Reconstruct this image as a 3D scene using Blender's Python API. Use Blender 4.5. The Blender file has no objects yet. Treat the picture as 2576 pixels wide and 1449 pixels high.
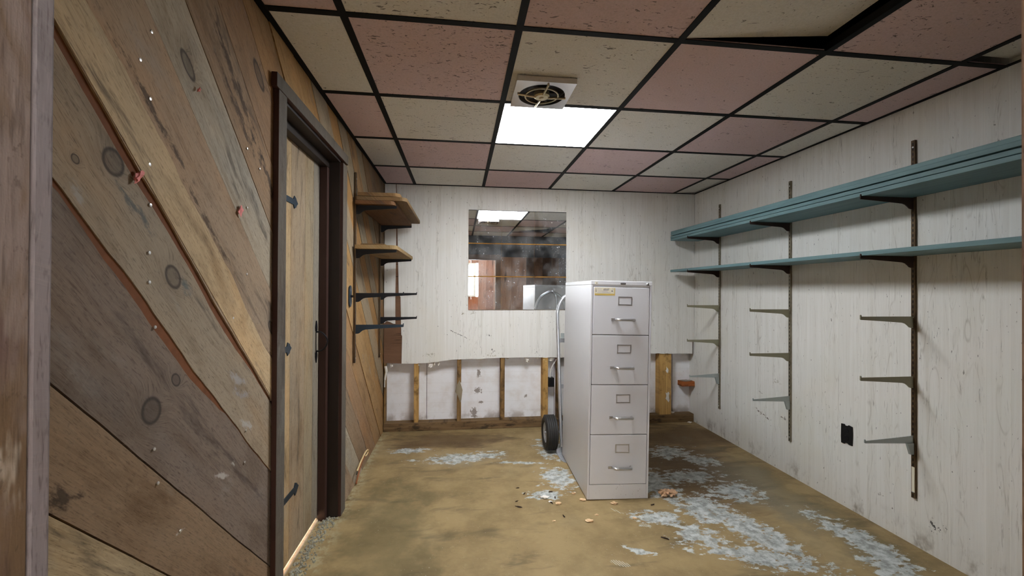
import bpy, bmesh, math, random
from mathutils import Vector, Matrix, Euler
random.seed(7)
C = bpy.context.scene.collection
sc = bpy.context.scene
# ---------------------------------------------------------------- camera
XL, XR, YB, ZC, HC = -0.667, 2.2584, 3.8825, 2.2036, 1.2623
W, H = 2576.0, 1449.0
F, YAW, PITCH, ROLL = 1072.19, 0.1220, 0.0056, 0.0050
cam = bpy.data.cameras.new('camera'); camo = bpy.data.objects.new('camera', cam); C.objects.link(camo)
cam.sensor_fit = 'HORIZONTAL'; cam.sensor_width = 36.0; cam.lens = 36.0 * F / W
cam.clip_start = 0.02; cam.clip_end = 60
fw = Vector((math.sin(YAW) * math.cos(PITCH), math.cos(YAW) * math.cos(PITCH), math.sin(PITCH)))
rt = Vector((math.cos(YAW), -math.sin(YAW), 0)); up = rt.cross(fw)
r2 = math.cos(ROLL) * rt + math.sin(ROLL) * up; u2 = -math.sin(ROLL) * rt + math.cos(ROLL) * up
m3 = Matrix((r2, u2, -fw)).transposed()
camo.matrix_world = Matrix.Translation((0, 0, HC)) @ m3.to_4x4()
sc.camera = camo
# ---------------------------------------------------------------- world, exposure, lights
w = bpy.data.worlds.new('world'); sc.world = w; w.use_nodes = True
w.node_tree.nodes['Background'].inputs[0].default_value = (0.02, 0.02, 0.022, 1)
w.node_tree.nodes['Background'].inputs[1].default_value = 1.0
sc.view_settings.view_transform = 'Standard'; sc.view_settings.look = 'None'
sc.view_settings.exposure = 1.62; sc.view_settings.gamma = 1.0; sc.view_settings.use_curve_mapping = False
sc.cycles.use_denoising = True; sc.cycles.use_adaptive_sampling = True; sc.cycles.adaptive_threshold = 0.1; sc.cycles.adaptive_min_samples = 20; sc.cycles.light_sampling_threshold = 0.03
sc.cycles.max_bounces = 6; sc.cycles.diffuse_bounces = 4; sc.cycles.glossy_bounces = 4
sc.cycles.caustics_reflective = False; sc.cycles.caustics_refractive = False
sc.cycles.sample_clamp_indirect = 6.0
LAMP_E = 13.0        # troffer diffuser radiance
HALL_E = 9.0        # radiance of the fill lamp added in the hall
LAMP_C = (0.95, 0.985, 1.03)
def area_lamp(name, loc, rot, sx, sy, power, col):
    l = bpy.data.lights.new(name, 'AREA'); l.shape = 'RECTANGLE'; l.size = sx; l.size_y = sy; l.energy = power; l.color = col
    o = bpy.data.objects.new(name, l); C.objects.link(o); o.location = loc; o.rotation_euler = rot; return o
# unseen area light added behind the plank door, aimed to slip under the leaf
area_lamp('side_room_spill_light', (-2.3, 2.1, 1.25), (0, math.radians(-90), 0), 0.5, 1.0, 130, (1.0, 0.95, 0.90))

# ---------------------------------------------------------------- colour + node helpers
def lin(c):
    c = c / 255.0
    return c / 12.92 if c <= 0.04045 else ((c + 0.055) / 1.055) ** 2.4
def S(r, g, b, k=1.0): return (min(lin(r) * k, .93), min(lin(g) * k, .93), min(lin(b) * k, .93), 1.0)
class G:
    def __init__(s, name):
        s.m = bpy.data.materials.new(name); s.m.use_nodes = True
        s.t = s.m.node_tree; s.t.nodes.clear()
        s.out = s.n('ShaderNodeOutputMaterial'); s.p = s.n('ShaderNodeBsdfPrincipled')
        s.t.links.new(s.p.outputs[0], s.out.inputs[0])
    def n(s, t): return s.t.nodes.new(t)
    def put(s, sock, v):
        if v is None: return
        if isinstance(v, bpy.types.NodeSocket): s.t.links.new(v, sock)
        else:
            try: sock.default_value = v
            except Exception: sock.default_value = tuple(v)[:3]
    def ma(s, op, a, b=None, c=None):
        x = s.n('ShaderNodeMath'); x.operation = op
        for i, v in enumerate((a, b, c)): s.put(x.inputs[i], v)
        return x.outputs[0]
    def add(s, a, b): return s.ma('ADD', a, b)
    def sub(s, a, b): return s.ma('SUBTRACT', a, b)
    def mul(s, a, b): return s.ma('MULTIPLY', a, b)
    def mad(s, a, b, c): return s.ma('MULTIPLY_ADD', a, b, c)
    def mx(s, a, b): return s.ma('MAXIMUM', a, b)
    def mn(s, a, b): return s.ma('MINIMUM', a, b)
    def ss(s, v, lo, hi):
        x = s.n('ShaderNodeMapRange'); x.interpolation_type = 'SMOOTHSTEP'
        s.put(x.inputs[0], v); s.put(x.inputs[1], lo); s.put(x.inputs[2], hi); return x.outputs[0]
    def mix(s, f, a, b, mode='MIX'):
        x = s.n('ShaderNodeMix'); x.data_type = 'RGBA'; x.blend_type = mode
        s.put(x.inputs[0], f); s.put(x.inputs[6], a); s.put(x.inputs[7], b); return x.outputs[2]
    def co(s): return s.n('ShaderNodeTexCoord').outputs['Object']
    def xyz(s, v):
        x = s.n('ShaderNodeSeparateXYZ'); s.put(x.inputs[0], v); return x.outputs
    def vec(s, x, y, z=0.0):
        c = s.n('ShaderNodeCombineXYZ'); s.put(c.inputs[0], x); s.put(c.inputs[1], y); s.put(c.inputs[2], z); return c.outputs[0]
    def noise(s, v, scale=1.0, detail=3.0, rough=0.55, dist=0.0):
        x = s.n('ShaderNodeTexNoise'); s.put(x.inputs['Vector'], v); x.inputs['Scale'].default_value = scale
        x.inputs['Detail'].default_value = detail; x.inputs['Roughness'].default_value = rough; x.inputs['Distortion'].default_value = dist
        return x.outputs[0]
    def vor(s, v, scale=1.0, feat='F1'):
        x = s.n('ShaderNodeTexVoronoi'); x.feature = feat; s.put(x.inputs['Vector'], v); x.inputs['Scale'].default_value = scale
        return x.outputs[0]
    def attr(s, name):
        x = s.n('ShaderNodeAttribute'); x.attribute_name = name; return x.outputs
    def bump(s, h, strength=0.3, dist=0.004):
        x = s.n('ShaderNodeBump'); x.inputs['Strength'].default_value = strength; x.inputs['Distance'].default_value = dist
        s.put(x.inputs['Height'], h); s.t.links.new(x.outputs[0], s.p.inputs['Normal'])
    def ell(s, x, y, cx, cy, rx, ry, ang=0.0):      # 1 at the middle, 0 on the rim, negative outside
        dx, dy = s.sub(x, cx), s.sub(y, cy)
        if ang:
            ca, sa = math.cos(ang), math.sin(ang)
            dx, dy = s.mad(dx, ca, s.mul(dy, sa)), s.mad(dy, ca, s.mul(dx, -sa))
        a, b = s.mul(dx, 1 / rx), s.mul(dy, 1 / ry)
        return s.sub(1.0, s.ma('SQRT', s.mad(a, a, s.mul(b, b))))
    def done(s, col, rough=0.6, metal=0.0, spec=0.3):
        s.put(s.p.inputs['Base Color'], col); s.put(s.p.inputs['Roughness'], rough); s.put(s.p.inputs['Metallic'], metal)
        s.p.inputs['Specular IOR Level'].default_value = spec
        return s.m
def plain(name, col, rough=0.6, metal=0.0, spec=0.3, var=0.12, scale=14.0):
    g = G(name); n = g.noise(g.co(), scale, 4)
    d = tuple(c * (1 - var) for c in col[:3]) + (1,); e = tuple(min(c * (1 + var), 1) for c in col[:3]) + (1,)
    return g.done(g.mix(n, d, e), rough, metal, spec)
# ---------------------------------------------------------------- mesh + object helpers
def BM(): return bmesh.new()
def box(bm, a, b, M=None):
    x0, y0, z0 = a; x1, y1, z1 = b
    vs = [bm.verts.new(Vector(p) if M is None else M @ Vector(p)) for p in ((x0,y0,z0),(x1,y0,z0),(x1,y1,z0),(x0,y1,z0),(x0,y0,z1),(x1,y0,z1),(x1,y1,z1),(x0,y1,z1))]
    for f in ((3,2,1,0),(4,5,6,7),(0,1,5,4),(1,2,6,5),(2,3,7,6),(3,0,4,7)): bm.faces.new([vs[i] for i in f])
    return bm
def prism(bm, pts, d0, d1, f):          # polygon pts (a,b) extruded between d0 and d1; f(a,b,d) -> point
    A = [bm.verts.new(f(a, b, d0)) for a, b in pts]; B = [bm.verts.new(f(a, b, d1)) for a, b in pts]
    n = len(pts); fs = [bm.faces.new(A[::-1]), bm.faces.new(B)]
    for i in range(n): fs.append(bm.faces.new((A[i], A[(i+1) % n], B[(i+1) % n], B[i])))
    return fs
def tube(bm, pts, r, n=10, cap=True):
    pts = [Vector(p) for p in pts]; rings = []; nrm = None
    for i, p in enumerate(pts):
        t = (pts[min(i+1, len(pts)-1)] - pts[max(i-1, 0)]).normalized()
        if nrm is None: nrm = t.orthogonal().normalized()
        nrm = (nrm - t * nrm.dot(t)).normalized(); bn = t.cross(nrm)
        rr = r[i] if isinstance(r, (list, tuple)) else r
        rings.append([bm.verts.new(p + rr * (math.cos(2*math.pi*k/n) * nrm + math.sin(2*math.pi*k/n) * bn)) for k in range(n)])
    for a, b in zip(rings, rings[1:]):
        for k in range(n): bm.faces.new((a[k], a[(k+1) % n], b[(k+1) % n], b[k]))
    if cap: bm.faces.new(rings[0][::-1]); bm.faces.new(rings[-1])
    return bm
def lathe(bm, prof, n=32, M=None, closed=False):   # prof (r, z) about the z axis
    M = M or Matrix(); rings = []
    for r, z in prof: rings.append([bm.verts.new(M @ Vector((r*math.cos(2*math.pi*k/n), r*math.sin(2*math.pi*k/n), z))) for k in range(n)])
    pr = list(zip(rings, rings[1:])) + ([(rings[-1], rings[0])] if closed else [])
    for a, b in pr:
        for k in range(n): bm.faces.new((a[k], a[(k+1) % n], b[(k+1) % n], b[k]))
    if not closed:
        bm.faces.new(rings[0][::-1]); bm.faces.new(rings[-1])
    return bm
def obj(name, bm, m, parent=None, bevel=0.0, smooth=False, kind=None, loc=None):
    bmesh.ops.recalc_face_normals(bm, faces=bm.faces[:])
    me = bpy.data.meshes.new(name); bm.to_mesh(me); bm.free()
    o = bpy.data.objects.new(name, me); C.objects.link(o)
    if m: me.materials.append(m)
    if parent: o.parent = parent
    if loc: o.location = loc
    if smooth:
        for p in me.polygons: p.use_smooth = True
    if bevel:
        b = o.modifiers.new('bevel', 'BEVEL'); b.width = bevel; b.segments = 2; b.limit_method = 'ANGLE'; b.angle_limit = 0.7
    if kind: o['kind'] = kind
    return o
def tag(o, label, cat, group=None):
    o['label'] = label; o['category'] = cat
    if group: o['group'] = group
    return o
def thing(name, label, cat, loc=(0, 0, 0), rot=(0, 0, 0), group=None):
    o = bpy.data.objects.new(name, None); C.objects.link(o); o.location = loc; o.rotation_euler = rot
    o.empty_display_size = 0.05
    return tag(o, label, cat, group)
def spline(pts, n=8):
    P = [Vector(p) for p in pts]; out = []
    for i in range(len(P) - 1):
        a, b, c, d = P[max(i-1, 0)], P[i], P[i+1], P[min(i+2, len(P)-1)]
        for k in range(n):
            t = k / n
            out.append(0.5 * ((2*b) + (c-a)*t + (2*a-5*b+4*c-d)*t*t + (3*b-a-3*c+d)*t**3))
    out.append(P[-1]); return out
def clip(poly, axis, val, keep_less):
    out = []; ins = (lambda p: p[axis] <= val + 1e-9) if keep_less else (lambda p: p[axis] >= val - 1e-9)
    for i, a in enumerate(poly):
        b = poly[(i+1) % len(poly)]; ia, ib = ins(a), ins(b)
        if ia: out.append(a)
        if ia != ib:
            t = (val - a[axis]) / (b[axis] - a[axis]); out.append((a[0] + t*(b[0]-a[0]), a[1] + t*(b[1]-a[1])))
    return out
def cliprect(poly, y0, y1, z0, z1):
    for ax, v, k in ((0, y0, 0), (0, y1, 1), (1, z0, 0), (1, z1, 1)):
        poly = clip(poly, ax, v, k)
        if len(poly) < 3: return None
    out = []
    for p in poly:
        if not out or abs(p[0]-out[-1][0]) + abs(p[1]-out[-1][1]) > 1e-5: out.append(p)
    if abs(out[0][0]-out[-1][0]) + abs(out[0][1]-out[-1][1]) < 1e-5: out.pop()
    return out if len(out) > 2 else None

# ---------------------------------------------------------------- materials
def barn_wood(name, mode, knots=(), spots=()):
    """weathered boards; mode 'diag' = boards at 45 degrees on a YZ wall, 'vert' = vertical boards, 'z' = own object axes"""
    g = G(name); X, Y, Z = g.xyz(g.co())
    if mode == 'diag': u = g.mul(g.sub(Y, Z), .70711); v = g.mul(g.add(Y, Z), .70711)
    elif mode == 'x': u, v = X, g.add(Y, Z)
    elif mode == 'y': u, v = Y, g.add(X, Z)
    else: u, v = Z, g.add(X, Y)
    a = g.attr('tint'); tint = a[0]; pid = g.attr('pid')[2]
    off = g.mul(pid, 3.71)
    warp = g.mul(g.sub(g.noise(g.vec(g.mul(u, 2.2), g.mul(v, 5.0), off), 1.0, 2), .5), .05)
    kn_mask = None; kdark = None
    for (ku, kv, ru, rv) in knots:
        e = g.ell(u, v, ku, kv, ru, rv)
        kn = g.ss(e, -1.6, .9); kn_mask = kn if kn_mask is None else g.mx(kn_mask, kn)
        ring = g.mul(g.ss(e, -.08, .12), g.sub(1.0, g.mul(.55, g.ss(e, .16, .4))))
        kdark = ring if kdark is None else g.mx(kdark, ring)
    vv = g.add(v, warp)
    if kn_mask is not None: vv = g.add(vv, g.mul(kn_mask, .03))
    fine = g.noise(g.vec(g.mul(u, 5.0), g.mul(vv, 120.0), off), 1.0, 3, .6)
    mid = g.noise(g.vec(g.mul(u, 2.0), g.mul(vv, 26.0), g.add(off, 4.0)), 1.0, 4, .6)
    cloud = g.noise(g.vec(g.mul(u, 2.6), g.mul(v, 6.5), g.add(off, 9.0)), 1.0, 4, .62, .6)
    cloud2 = g.noise(g.vec(g.mul(u, 1.4), g.mul(v, 4.0), g.add(off, 21.0)), 1.0, 3, .6)
    speck = g.noise(g.vec(g.mul(u, 60.0), g.mul(v, 160.0), off), 1.0, 2, .7)
    saw = g.noise(g.vec(g.mul(g.add(u, g.mul(v, .25)), 420.0), g.mul(v, 9.0), off), 1.0, 1)
    tick = g.noise(g.vec(g.mul(u, 34.0), g.mul(vv, 420.0), off), 1.0, 2, .6)
    col = tint
    col = g.mix(g.mul(g.ss(fine, .48, .75), .30), col, g.mix(1.0, tint, (.38, .30, .22, 1), 'MULTIPLY'))
    col = g.mix(g.mul(g.ss(mid, .52, .78), .50), col, g.mix(1.0, tint, (.42, .33, .24, 1), 'MULTIPLY'))
    col = g.mix(g.mul(g.ss(cloud, .50, .74), .60), col, g.mix(1.0, tint, (.40, .33, .25, 1), 'MULTIPLY'))
    col = g.mix(g.mul(g.ss(cloud2, .52, .72), .50), col, g.mix(1.0, tint, (.80, .90, 1.04, 1), 'MULTIPLY'))
    col = g.mix(g.mul(g.ss(cloud2, .50, .28), .40), col, g.mix(1.0, tint, (1.30, 1.02, .72, 1), 'MULTIPLY'))
    col = g.mix(g.mul(g.ss(speck, .56, .72), .30), col, (.035, .028, .02, 1))
    col = g.mix(g.mul(g.ss(saw, .55, .75), .05), col, (.42, .37, .30, 1))
    col = g.mix(g.mul(g.ss(tick, .56, .68), .45), col, g.mix(1.0, tint, (.25, .21, .17, 1), 'MULTIPLY'))
    col = g.mix(g.mul(g.ss(tick, .42, .32), .25), col, g.mix(1.0, tint, (1.45, 1.42, 1.35, 1), 'MULTIPLY'))
    stain = g.noise(g.vec(g.mul(u, 1.7), g.mul(vv, 11.0), g.add(off, 33.0)), 1.0, 5, .68, .4)
    col = g.mix(g.mul(g.ss(stain, .57, .70), .72), col, (.045, .036, .032, 1))
    pale = g.noise(g.vec(g.mul(u, 3.0), g.mul(v, 7.0), g.add(off, 47.0)), 1.0, 5, .7)
    col = g.mix(g.mul(g.ss(pale, .58, .74), .35), col, (.30, .29, .27, 1))
    if spots:
        sn = g.mul(g.sub(g.noise(g.vec(g.mul(u, 22.0), g.mul(v, 55.0), 3.0), 1.0, 4, .7), .5), 3.2)
    for (su, sv, ru, rv, an, scol) in spots:
        q = g.ell(u, v, su, sv, ru * 1.5, rv * 1.5, an)
        q = g.mul(g.ss(g.add(q, sn), .25, .9), g.ss(q, -.25, .25)); col = g.mix(g.mul(q, .75), col, scol)
    if kdark is not None:
        col = g.mix(g.mul(kn_mask, .25), col, (.09, .075, .06, 1))
        col = g.mix(g.mul(kdark, .8), col, (.030, .026, .024, 1))
    g.bump(g.add(g.mul(fine, .5), g.add(g.mul(saw, .2), mid)), .35, .003)
    return g.done(col, .78, 0, .2)
KN = [(-.476, 2.091, .040, .018), (-.418, 1.715, .030, .026), (-.138, 1.686, .034, .024), (.025, 1.430, .034, .030),
      (.046, 1.523, .020, .014), (.351, 1.941, .034, .018), (-.326, 2.471, .055, .022), (-.463, 1.643, .010, .008)]
SPOT = [(.282, 1.685, .055, .016, .3, (.36, .35, .35, 1)), (.34, 1.664, .05, .014, .4, (.30, .30, .32, 1)), (.444, 1.614, .05, .012, .3, (.42, .41, .40, 1)), (.405, 1.440, .040, .010, .4, (.48, .46, .43, 1)), (.324, 1.273, .020, .004, .8, (.6, .58, .54, 1)), (.447, 1.494, .014, .006, 0, (.5, .5, .48, 1)),
        (-.32, 1.70, .06, .012, .1, (.07, .09, .10, 1)), (-.41, 1.604, .03, .014, 0, (.36, .34, .31, 1)), (-.092, 1.703, .035, .014, 0, (.10, .13, .14, 1)), (-.44, 1.892, .16, .012, .06, (.022, .016, .014, 1)), (-.12, 1.885, .16, .010, .02, (.05, .032, .02, 1)), (-.34, 2.297, .22, .022, .0, (.020, .015, .013, 1)), (-.28, 2.25, .14, .015, .03, (.03, .022, .018, 1)), (-.02, 2.29, .2, .02, 0, (.03, .025, .022, 1)), (-.068, 1.21, .05, .02, .3, (.02, .015, .012, 1)), (.42, 1.87, .06, .008, .1, (.06, .035, .02, 1))]
M_plank = barn_wood('weathered_diagonal_planks', 'diag', KN, SPOT)
M_vert = barn_wood('weathered_vertical_boards', 'z')
M_horx = barn_wood('weathered_cross_board', 'x')
M_hory = barn_wood('weathered_lengthwise_board', 'y')
M_bark = plain('wane_bark', S(112, 70, 42, 1.0), .85, var=.35, scale=40)
M_gap = plain('dark_gap', (.012, .010, .008, 1), .9)

def rough_jamb():
    g = G('blotched_rough_jamb'); X, Y, Z = g.xyz(g.co())
    n = g.noise(g.vec(g.mul(X, 9.0), g.mul(Y, 9.0), g.mul(Z, 4.2)), 1.0, 4, .62, .5); m = g.noise(g.vec(g.mul(X, 22.0), g.mul(Y, 22.0), g.add(g.mul(Z, 6.0), 7.0)), 1.0, 4, .65)
    f = g.noise(g.vec(g.mul(X, 160.0), g.mul(Y, 160.0), g.mul(Z, 14.0)), 1.0, 3, .6); p = g.noise(g.vec(g.mul(X, 90.0), g.mul(Y, 90.0), g.mul(Z, 70.0)), 1.0, 3, .7)
    col = g.mix(g.ss(n, .40, .56), S(122, 108, 102), S(100, 80, 60)); col = g.mix(g.mul(g.ss(m, .54, .66), .8), col, S(92, 72, 67))
    col = g.mix(g.mul(g.ss(m, .42, .34), .75), col, S(168, 156, 142)); col = g.mix(g.mul(g.ss(f, .5, .72), .5), col, S(60, 46, 36)); col = g.mix(g.mul(g.ss(p, .6, .7), .4), col, S(54, 42, 30))
    g.bump(g.add(f, p), .4, .002)
    return g.done(col, .8, 0, .2)
M_rough = rough_jamb()
def painted_panel(name, base, axis, marks=()):
    """light faux wood-grain wall panelling with narrow grooves"""
    g = G(name); X, Y, Z = g.xyz(g.co()); h = X if axis == 'x' else Y
    n1 = g.noise(g.vec(g.mul(h, 55.0), g.mul(Z, 1.6), 3.0), 1.0, 4, .6)
    n2 = g.noise(g.vec(g.mul(h, 14.0), g.mul(Z, .5), 8.0), 1.0, 3, .6, .4)
    n3 = g.noise(g.vec(g.mul(h, 150.0), g.mul(Z, 9.0), 1.0), 1.0, 3, .65, .8)
    sp = g.noise(g.vec(g.mul(h, 70.0), g.mul(Z, 26.0), 5.0), 1.0, 2, .6)
    lo = g.noise(g.vec(g.mul(h, 1.8), g.mul(Z, 1.3), 2.0), 1.0, 3, .6)
    cath = g.noise(g.vec(g.mul(h, 7.0), g.mul(Z, 1.1), 11.0), 1.0, 2, .5)
    rings = g.ma('ABSOLUTE', g.sub(g.ma('FRACT', g.mul(cath, 13.0)), .5))
    col = g.mix(g.ss(n1, .3, .75), base, g.mix(1.0, base, (.92, .91, .89, 1), 'MULTIPLY'))
    col = g.mix(g.mul(g.ss(n2, .52, .8), .35), col, g.mix(1.0, base, (.76, .73, .66, 1), 'MULTIPLY'))
    col = g.mix(g.mul(g.mul(g.ss(rings, .10, .0), g.ss(n2, .47, .66)), .42), col, g.mix(1.0, base, (.48, .45, .40, 1), 'MULTIPLY'))
    col = g.mix(g.mul(g.mul(g.ss(n3, .57, .70), g.ss(n2, .42, .62)), .65), col, g.mix(1.0, base, (.36, .34, .31, 1), 'MULTIPLY'))
    col = g.mix(g.mul(g.ss(sp, .69, .74), .75), col, (.10, .09, .075, 1))
    col = g.mix(g.mul(g.ss(lo, .50, .72), .35), col, g.mix(1.0, base, (.90, .86, .74, 1), 'MULTIPLY'))
    # grooves every so often
    gr = None
    for per, ph in ((.4064, .11), (.4064, .245), (.4064, .33)):
        d = g.ma('ABSOLUTE', g.sub(g.ma('FRACT', g.mul(g.add(h, ph), 1 / per)), .5))
        l = g.ss(d, .0050, .0015); gr = l if gr is None else g.mx(gr, l)
    col = g.mix(g.mul(gr, .5), col, g.mix(1.0, base, (1.12, 1.12, 1.1, 1), 'MULTIPLY'))
    mn = g.mul(g.sub(g.noise(g.vec(g.mul(h, 60.0), g.mul(Z, 60.0), 7.0), 1.0, 2, .7), .5), 5.0)
    for (mh, mz, rh, rz, an, mc, am) in marks:
        q = g.ell(h, Z, mh, mz, rh, rz, an)
        q = g.mul(g.ss(g.add(q, mn), .55, .95), g.ss(q, -.6, -.3)); col = g.mix(g.mul(q, am), col, mc)
    # splash dirt low down near the floor, rough edged
    dirt = g.mul(g.ss(Z, .16, .0), g.ss(g.noise(g.vec(g.mul(h, 9.0), g.mul(Z, 5.0), 4.0), 1.0, 4, .7), .50, .72))
    col = g.mix(g.mul(dirt, .75), col, (.16, .12, .07, 1))
    g.bump(g.add(n3, g.mul(gr, -1.2)), .12, .002)
    return g.done(col, .52, 0, .3)
WHITE = S(232, 231, 226)
BK, RD, OL = (.03, .027, .022, 1), (.10, .06, .03, 1), (.22, .18, .09, 1)
M_panx = painted_panel('faux_wood_panelling_back', WHITE, 'x', ((.032, 1.053, .025, .014, 0, OL, .8), (.115, 1.055, .03, .022, 0, OL, .55), (.267, .85, .05, .012, -.5, BK, .85), (.304, .715, .02, .025, .3, BK, .8), (.0, .86, .16, .006, -.45, BK, .75), (-.26, .68, .09, .022, 0, OL, .45), (.30, .67, .10, .02, 0, OL, .4), (.71, .69, .02, .014, 0, BK, .7)))
M_pany = painted_panel('faux_wood_panelling_right', WHITE, 'y', ((2.95, .345, .11, .014, .28, RD, .85), (2.74, .375, .05, .016, .2, RD, .7), (2.974, .505, .04, .008, .3, RD, .7), (1.783, .145, .030, .030, 0, BK, .9), (1.735, .16, .02, .010, .2, BK, .8), (2.045, .17, .022, .018, 0, RD, .5), (2.8, .62, .05, .02, 0, OL, .4)))

def floor_mat():
    g = G('glue_stained_concrete'); X, Y, Z = g.xyz(g.co()); P = g.co()
    warp = g.noise(P, 3.5, 4, .65); fine = g.noise(P, 22.0, 4, .7); vf = g.noise(P, 95.0, 1, .7)
    streak = g.noise(g.vec(g.mul(X, 2.2), g.mul(Y, 7.0), 0), 1.0, 4, .65, .5)
    big = g.noise(P, 1.3, 2, .6)
    a, b, c, d = S(156, 134, 94), S(130, 110, 74), S(96, 82, 57), S(170, 152, 116)
    col = g.mix(g.ss(warp, .35, .68), a, b)
    col = g.mix(g.mul(g.ss(streak, .52, .72), .75), col, c)
    col = g.mix(g.mul(g.ss(fine, .55, .75), .4), col, d)
    col = g.mix(g.mul(g.ss(big, .45, .3), .5), col, d)
    # cabinet's shadow at its right painted in brown; brown tone along far end
    br = g.mx(g.ell(X, Y, 1.62, 2.85, .55, .75), g.mx(g.ell(X, Y, 1.95, 3.5, .6, .35), g.ell(X, Y, -.1, 3.62, .6, .22)))
    br = g.ss(g.add(br, g.mul(g.sub(streak, .5), 1.9)), -.05, .55)
    col = g.mix(g.mul(br, .78), col, S(88, 66, 40))
    ol = g.mx(g.ell(X, Y, -.35, 2.2, .35, .9), g.ell(X, Y, 2.0, 2.3, .25, 1.2))
    ol = g.ss(g.add(ol, g.mul(g.sub(warp, .5), 2.0)), 0.0, .7)
    col = g.mix(g.mul(ol, .5), col, S(92, 84, 56))
    hz = g.mx(g.ell(X, Y, .0, 3.20, .42, .16), g.ell(X, Y, 1.9, 2.6, .3, .9))
    hz = g.mul(g.ss(g.add(hz, g.mul(g.sub(warp, .5), 2.2)),   .0, .8), .26); col = g.mix(hz, col, S(160, 154, 138))
    # bare grey concrete patches where the glue came off
    pat = None
    for e in ((1.10, 2.27, .13, .07, -.2), (1.24, 2.06, .11, .13, .3), (1.42, 1.88, .30, .085, -.42), (1.42, 2.34, .17, .16, -.6),
              (1.54, 2.10, .11, .30, .2), (1.55, 2.74, .20, .10, .1), (1.64, 3.18, .18, .12, 0), (1.28, 2.66, .12, .28, 0), (1.73, 2.50, .16, .12, 0),
              (.44, 3.10, .20, .026, -.12), (.76, 3.30, .12, .22, .3), (.66, 2.82, .11, .17, .1), (.54, 2.60, .11, .06, 0),
              (2.02, 1.95, .09, .26, .1), (1.96, 1.70, .10, .12, 0), (1.80, 3.0, .12, .10, 0), (.02, 3.24, .30, .09, .1), (-.38, 3.42, .16, .05, 0), (.87, 1.98, .07, .025, -.5), (1.75, 1.62, .12, .08, -.5)):
        q = g.ell(X, Y, *e); pat = q if pat is None else g.mx(pat, q)
    edge = g.noise(g.vec(g.mul(X, 13.0), g.mul(Y, 24.0), 0), 1.0, 5, .72)
    pm = g.ss(g.add(g.add(pat, g.mul(g.sub(edge, .5), 4.4)), g.add(g.mul(g.sub(warp, .5), 1.6), g.mul(g.sub(fine, .5), 1.2))), .0, .25)
    pm = g.mul(pm, g.ss(pat, -1.5, -.5))
    gc = g.mix(g.ss(fine, .35, .65), S(136, 141, 138), S(200, 206, 205))
    col = g.mix(g.mul(pm, .88), col, gc)
    # scattered pale flecks and dark grit
    fl = g.mul(g.ss(vf, .70, .76), g.ss(warp, .45, .62)); col = g.mix(g.mul(fl, .55), col, S(180, 178, 168))
    gr = g.ss(g.noise(P, 140.0, 1, .6), .70, .76); col = g.mix(g.mul(gr, .5), col, (.05, .04, .025, 1))
    hat = None
    for e, k in (((.745, 1.905, .050, .020, -.55), 300.0), ((1.00, 2.20, .035, .018, -.4), 330.0), ((.90, 2.36, .05, .008, -.9), 260.0)):
        q = g.mul(g.ss(g.ell(X, Y, *e), .0, .15), g.ss(g.ma('SINE', g.mul(g.add(g.mul(X, .9), g.mul(Y, .35)), k * 2.2)), .2, .8)); hat = q if hat is None else g.mx(hat, q)
    col = g.mix(g.mul(hat, .65), col, S(214, 218, 214))
    # lighter crust along the foot of the plank wall
    cr = g.mul(g.ss(X, -.585, -.655), g.ss(fine, .42, .6)); col = g.mix(g.mul(cr, .55), col, S(176, 170, 140))
    g.bump(g.add(fine, g.mul(pm, -.6)), .25, .003)
    return g.done(col, g.mad(warp, .25, .5), 0, .35)
M_floor = floor_mat()

def tile_mat(name, base, dens):
    g = G(name); X, Y, Z = g.xyz(g.co()); pid = g.attr('pid')[2]; den = g.attr('dens')[2]
    o = g.mul(pid, 5.3)
    n = g.noise(g.vec(g.mul(X, 26.0), g.mul(Y, 52.0), o), 1.0, 3, .62, 1.6)
    m = g.noise(g.vec(g.mul(X, 8.0), g.mul(Y, 8.0), o), 1.0, 2)
    p = g.noise(g.vec(g.mul(X, 130.0), g.mul(Y, 130.0), o), 1.0, 2)
    fis = g.ss(g.add(n, g.mul(m, .10)), g.sub(.725, g.mul(den, .065)), g.sub(.755, g.mul(den, .065)))
    col = g.mix(g.ss(p, .35, .7), base, g.mix(1.0, base, (.90, .90, .88, 1), 'MULTIPLY'))
    col = g.mix(g.mul(g.ss(m, .45, .7), .4), col, g.mix(1.0, base, (.95, .93, .90, 1), 'MULTIPLY'))
    col = g.mix(g.mul(fis, .72), col, (.055, .045, .035, 1))
    g.bump(g.sub(p, g.mul(fis, 2.0)), .3, .002)
    return g.done(col, .85, 0, .15)
M_tw = tile_mat('cream_ceiling_tile', S(226, 223, 216), 1); M_tp = tile_mat('pink_ceiling_tile', S(214, 190, 190), 1)
M_grid = plain('black_grid_paint', (.006, .0058, .0055, 1), .6, spec=.12)
M_plenum = plain('plenum_dark', (.02, .018, .016, 1), .9)
def glow(name, col, e):
    g = G(name); g.p.inputs['Emission Color'].default_value = (*col, 1); g.p.inputs['Emission Strength'].default_value = e
    return g.done((.85, .85, .85, 1), .5)
M_diff = glow('lit_diffuser', LAMP_C, LAMP_E); M_hall = glow('hall_fill_diffuser', (1, .96, .88), HALL_E)
M_fill_pane = glow('glowing_fill_pane', (.98, .99, 1.0), 7.0)  # pane glow raised to fill the cabinet front from behind the camera
M_steel = plain('chrome_fan_cover', (.66, .62, .60, 1), .22, .95, .5, .06)
M_gold = plain('brass_grille', (.50, .42, .26, 1), .35, .8, .5, .1)
M_blk = plain('black_void', (.010, .010, .012, 1), .6)
M_foam = None
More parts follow.
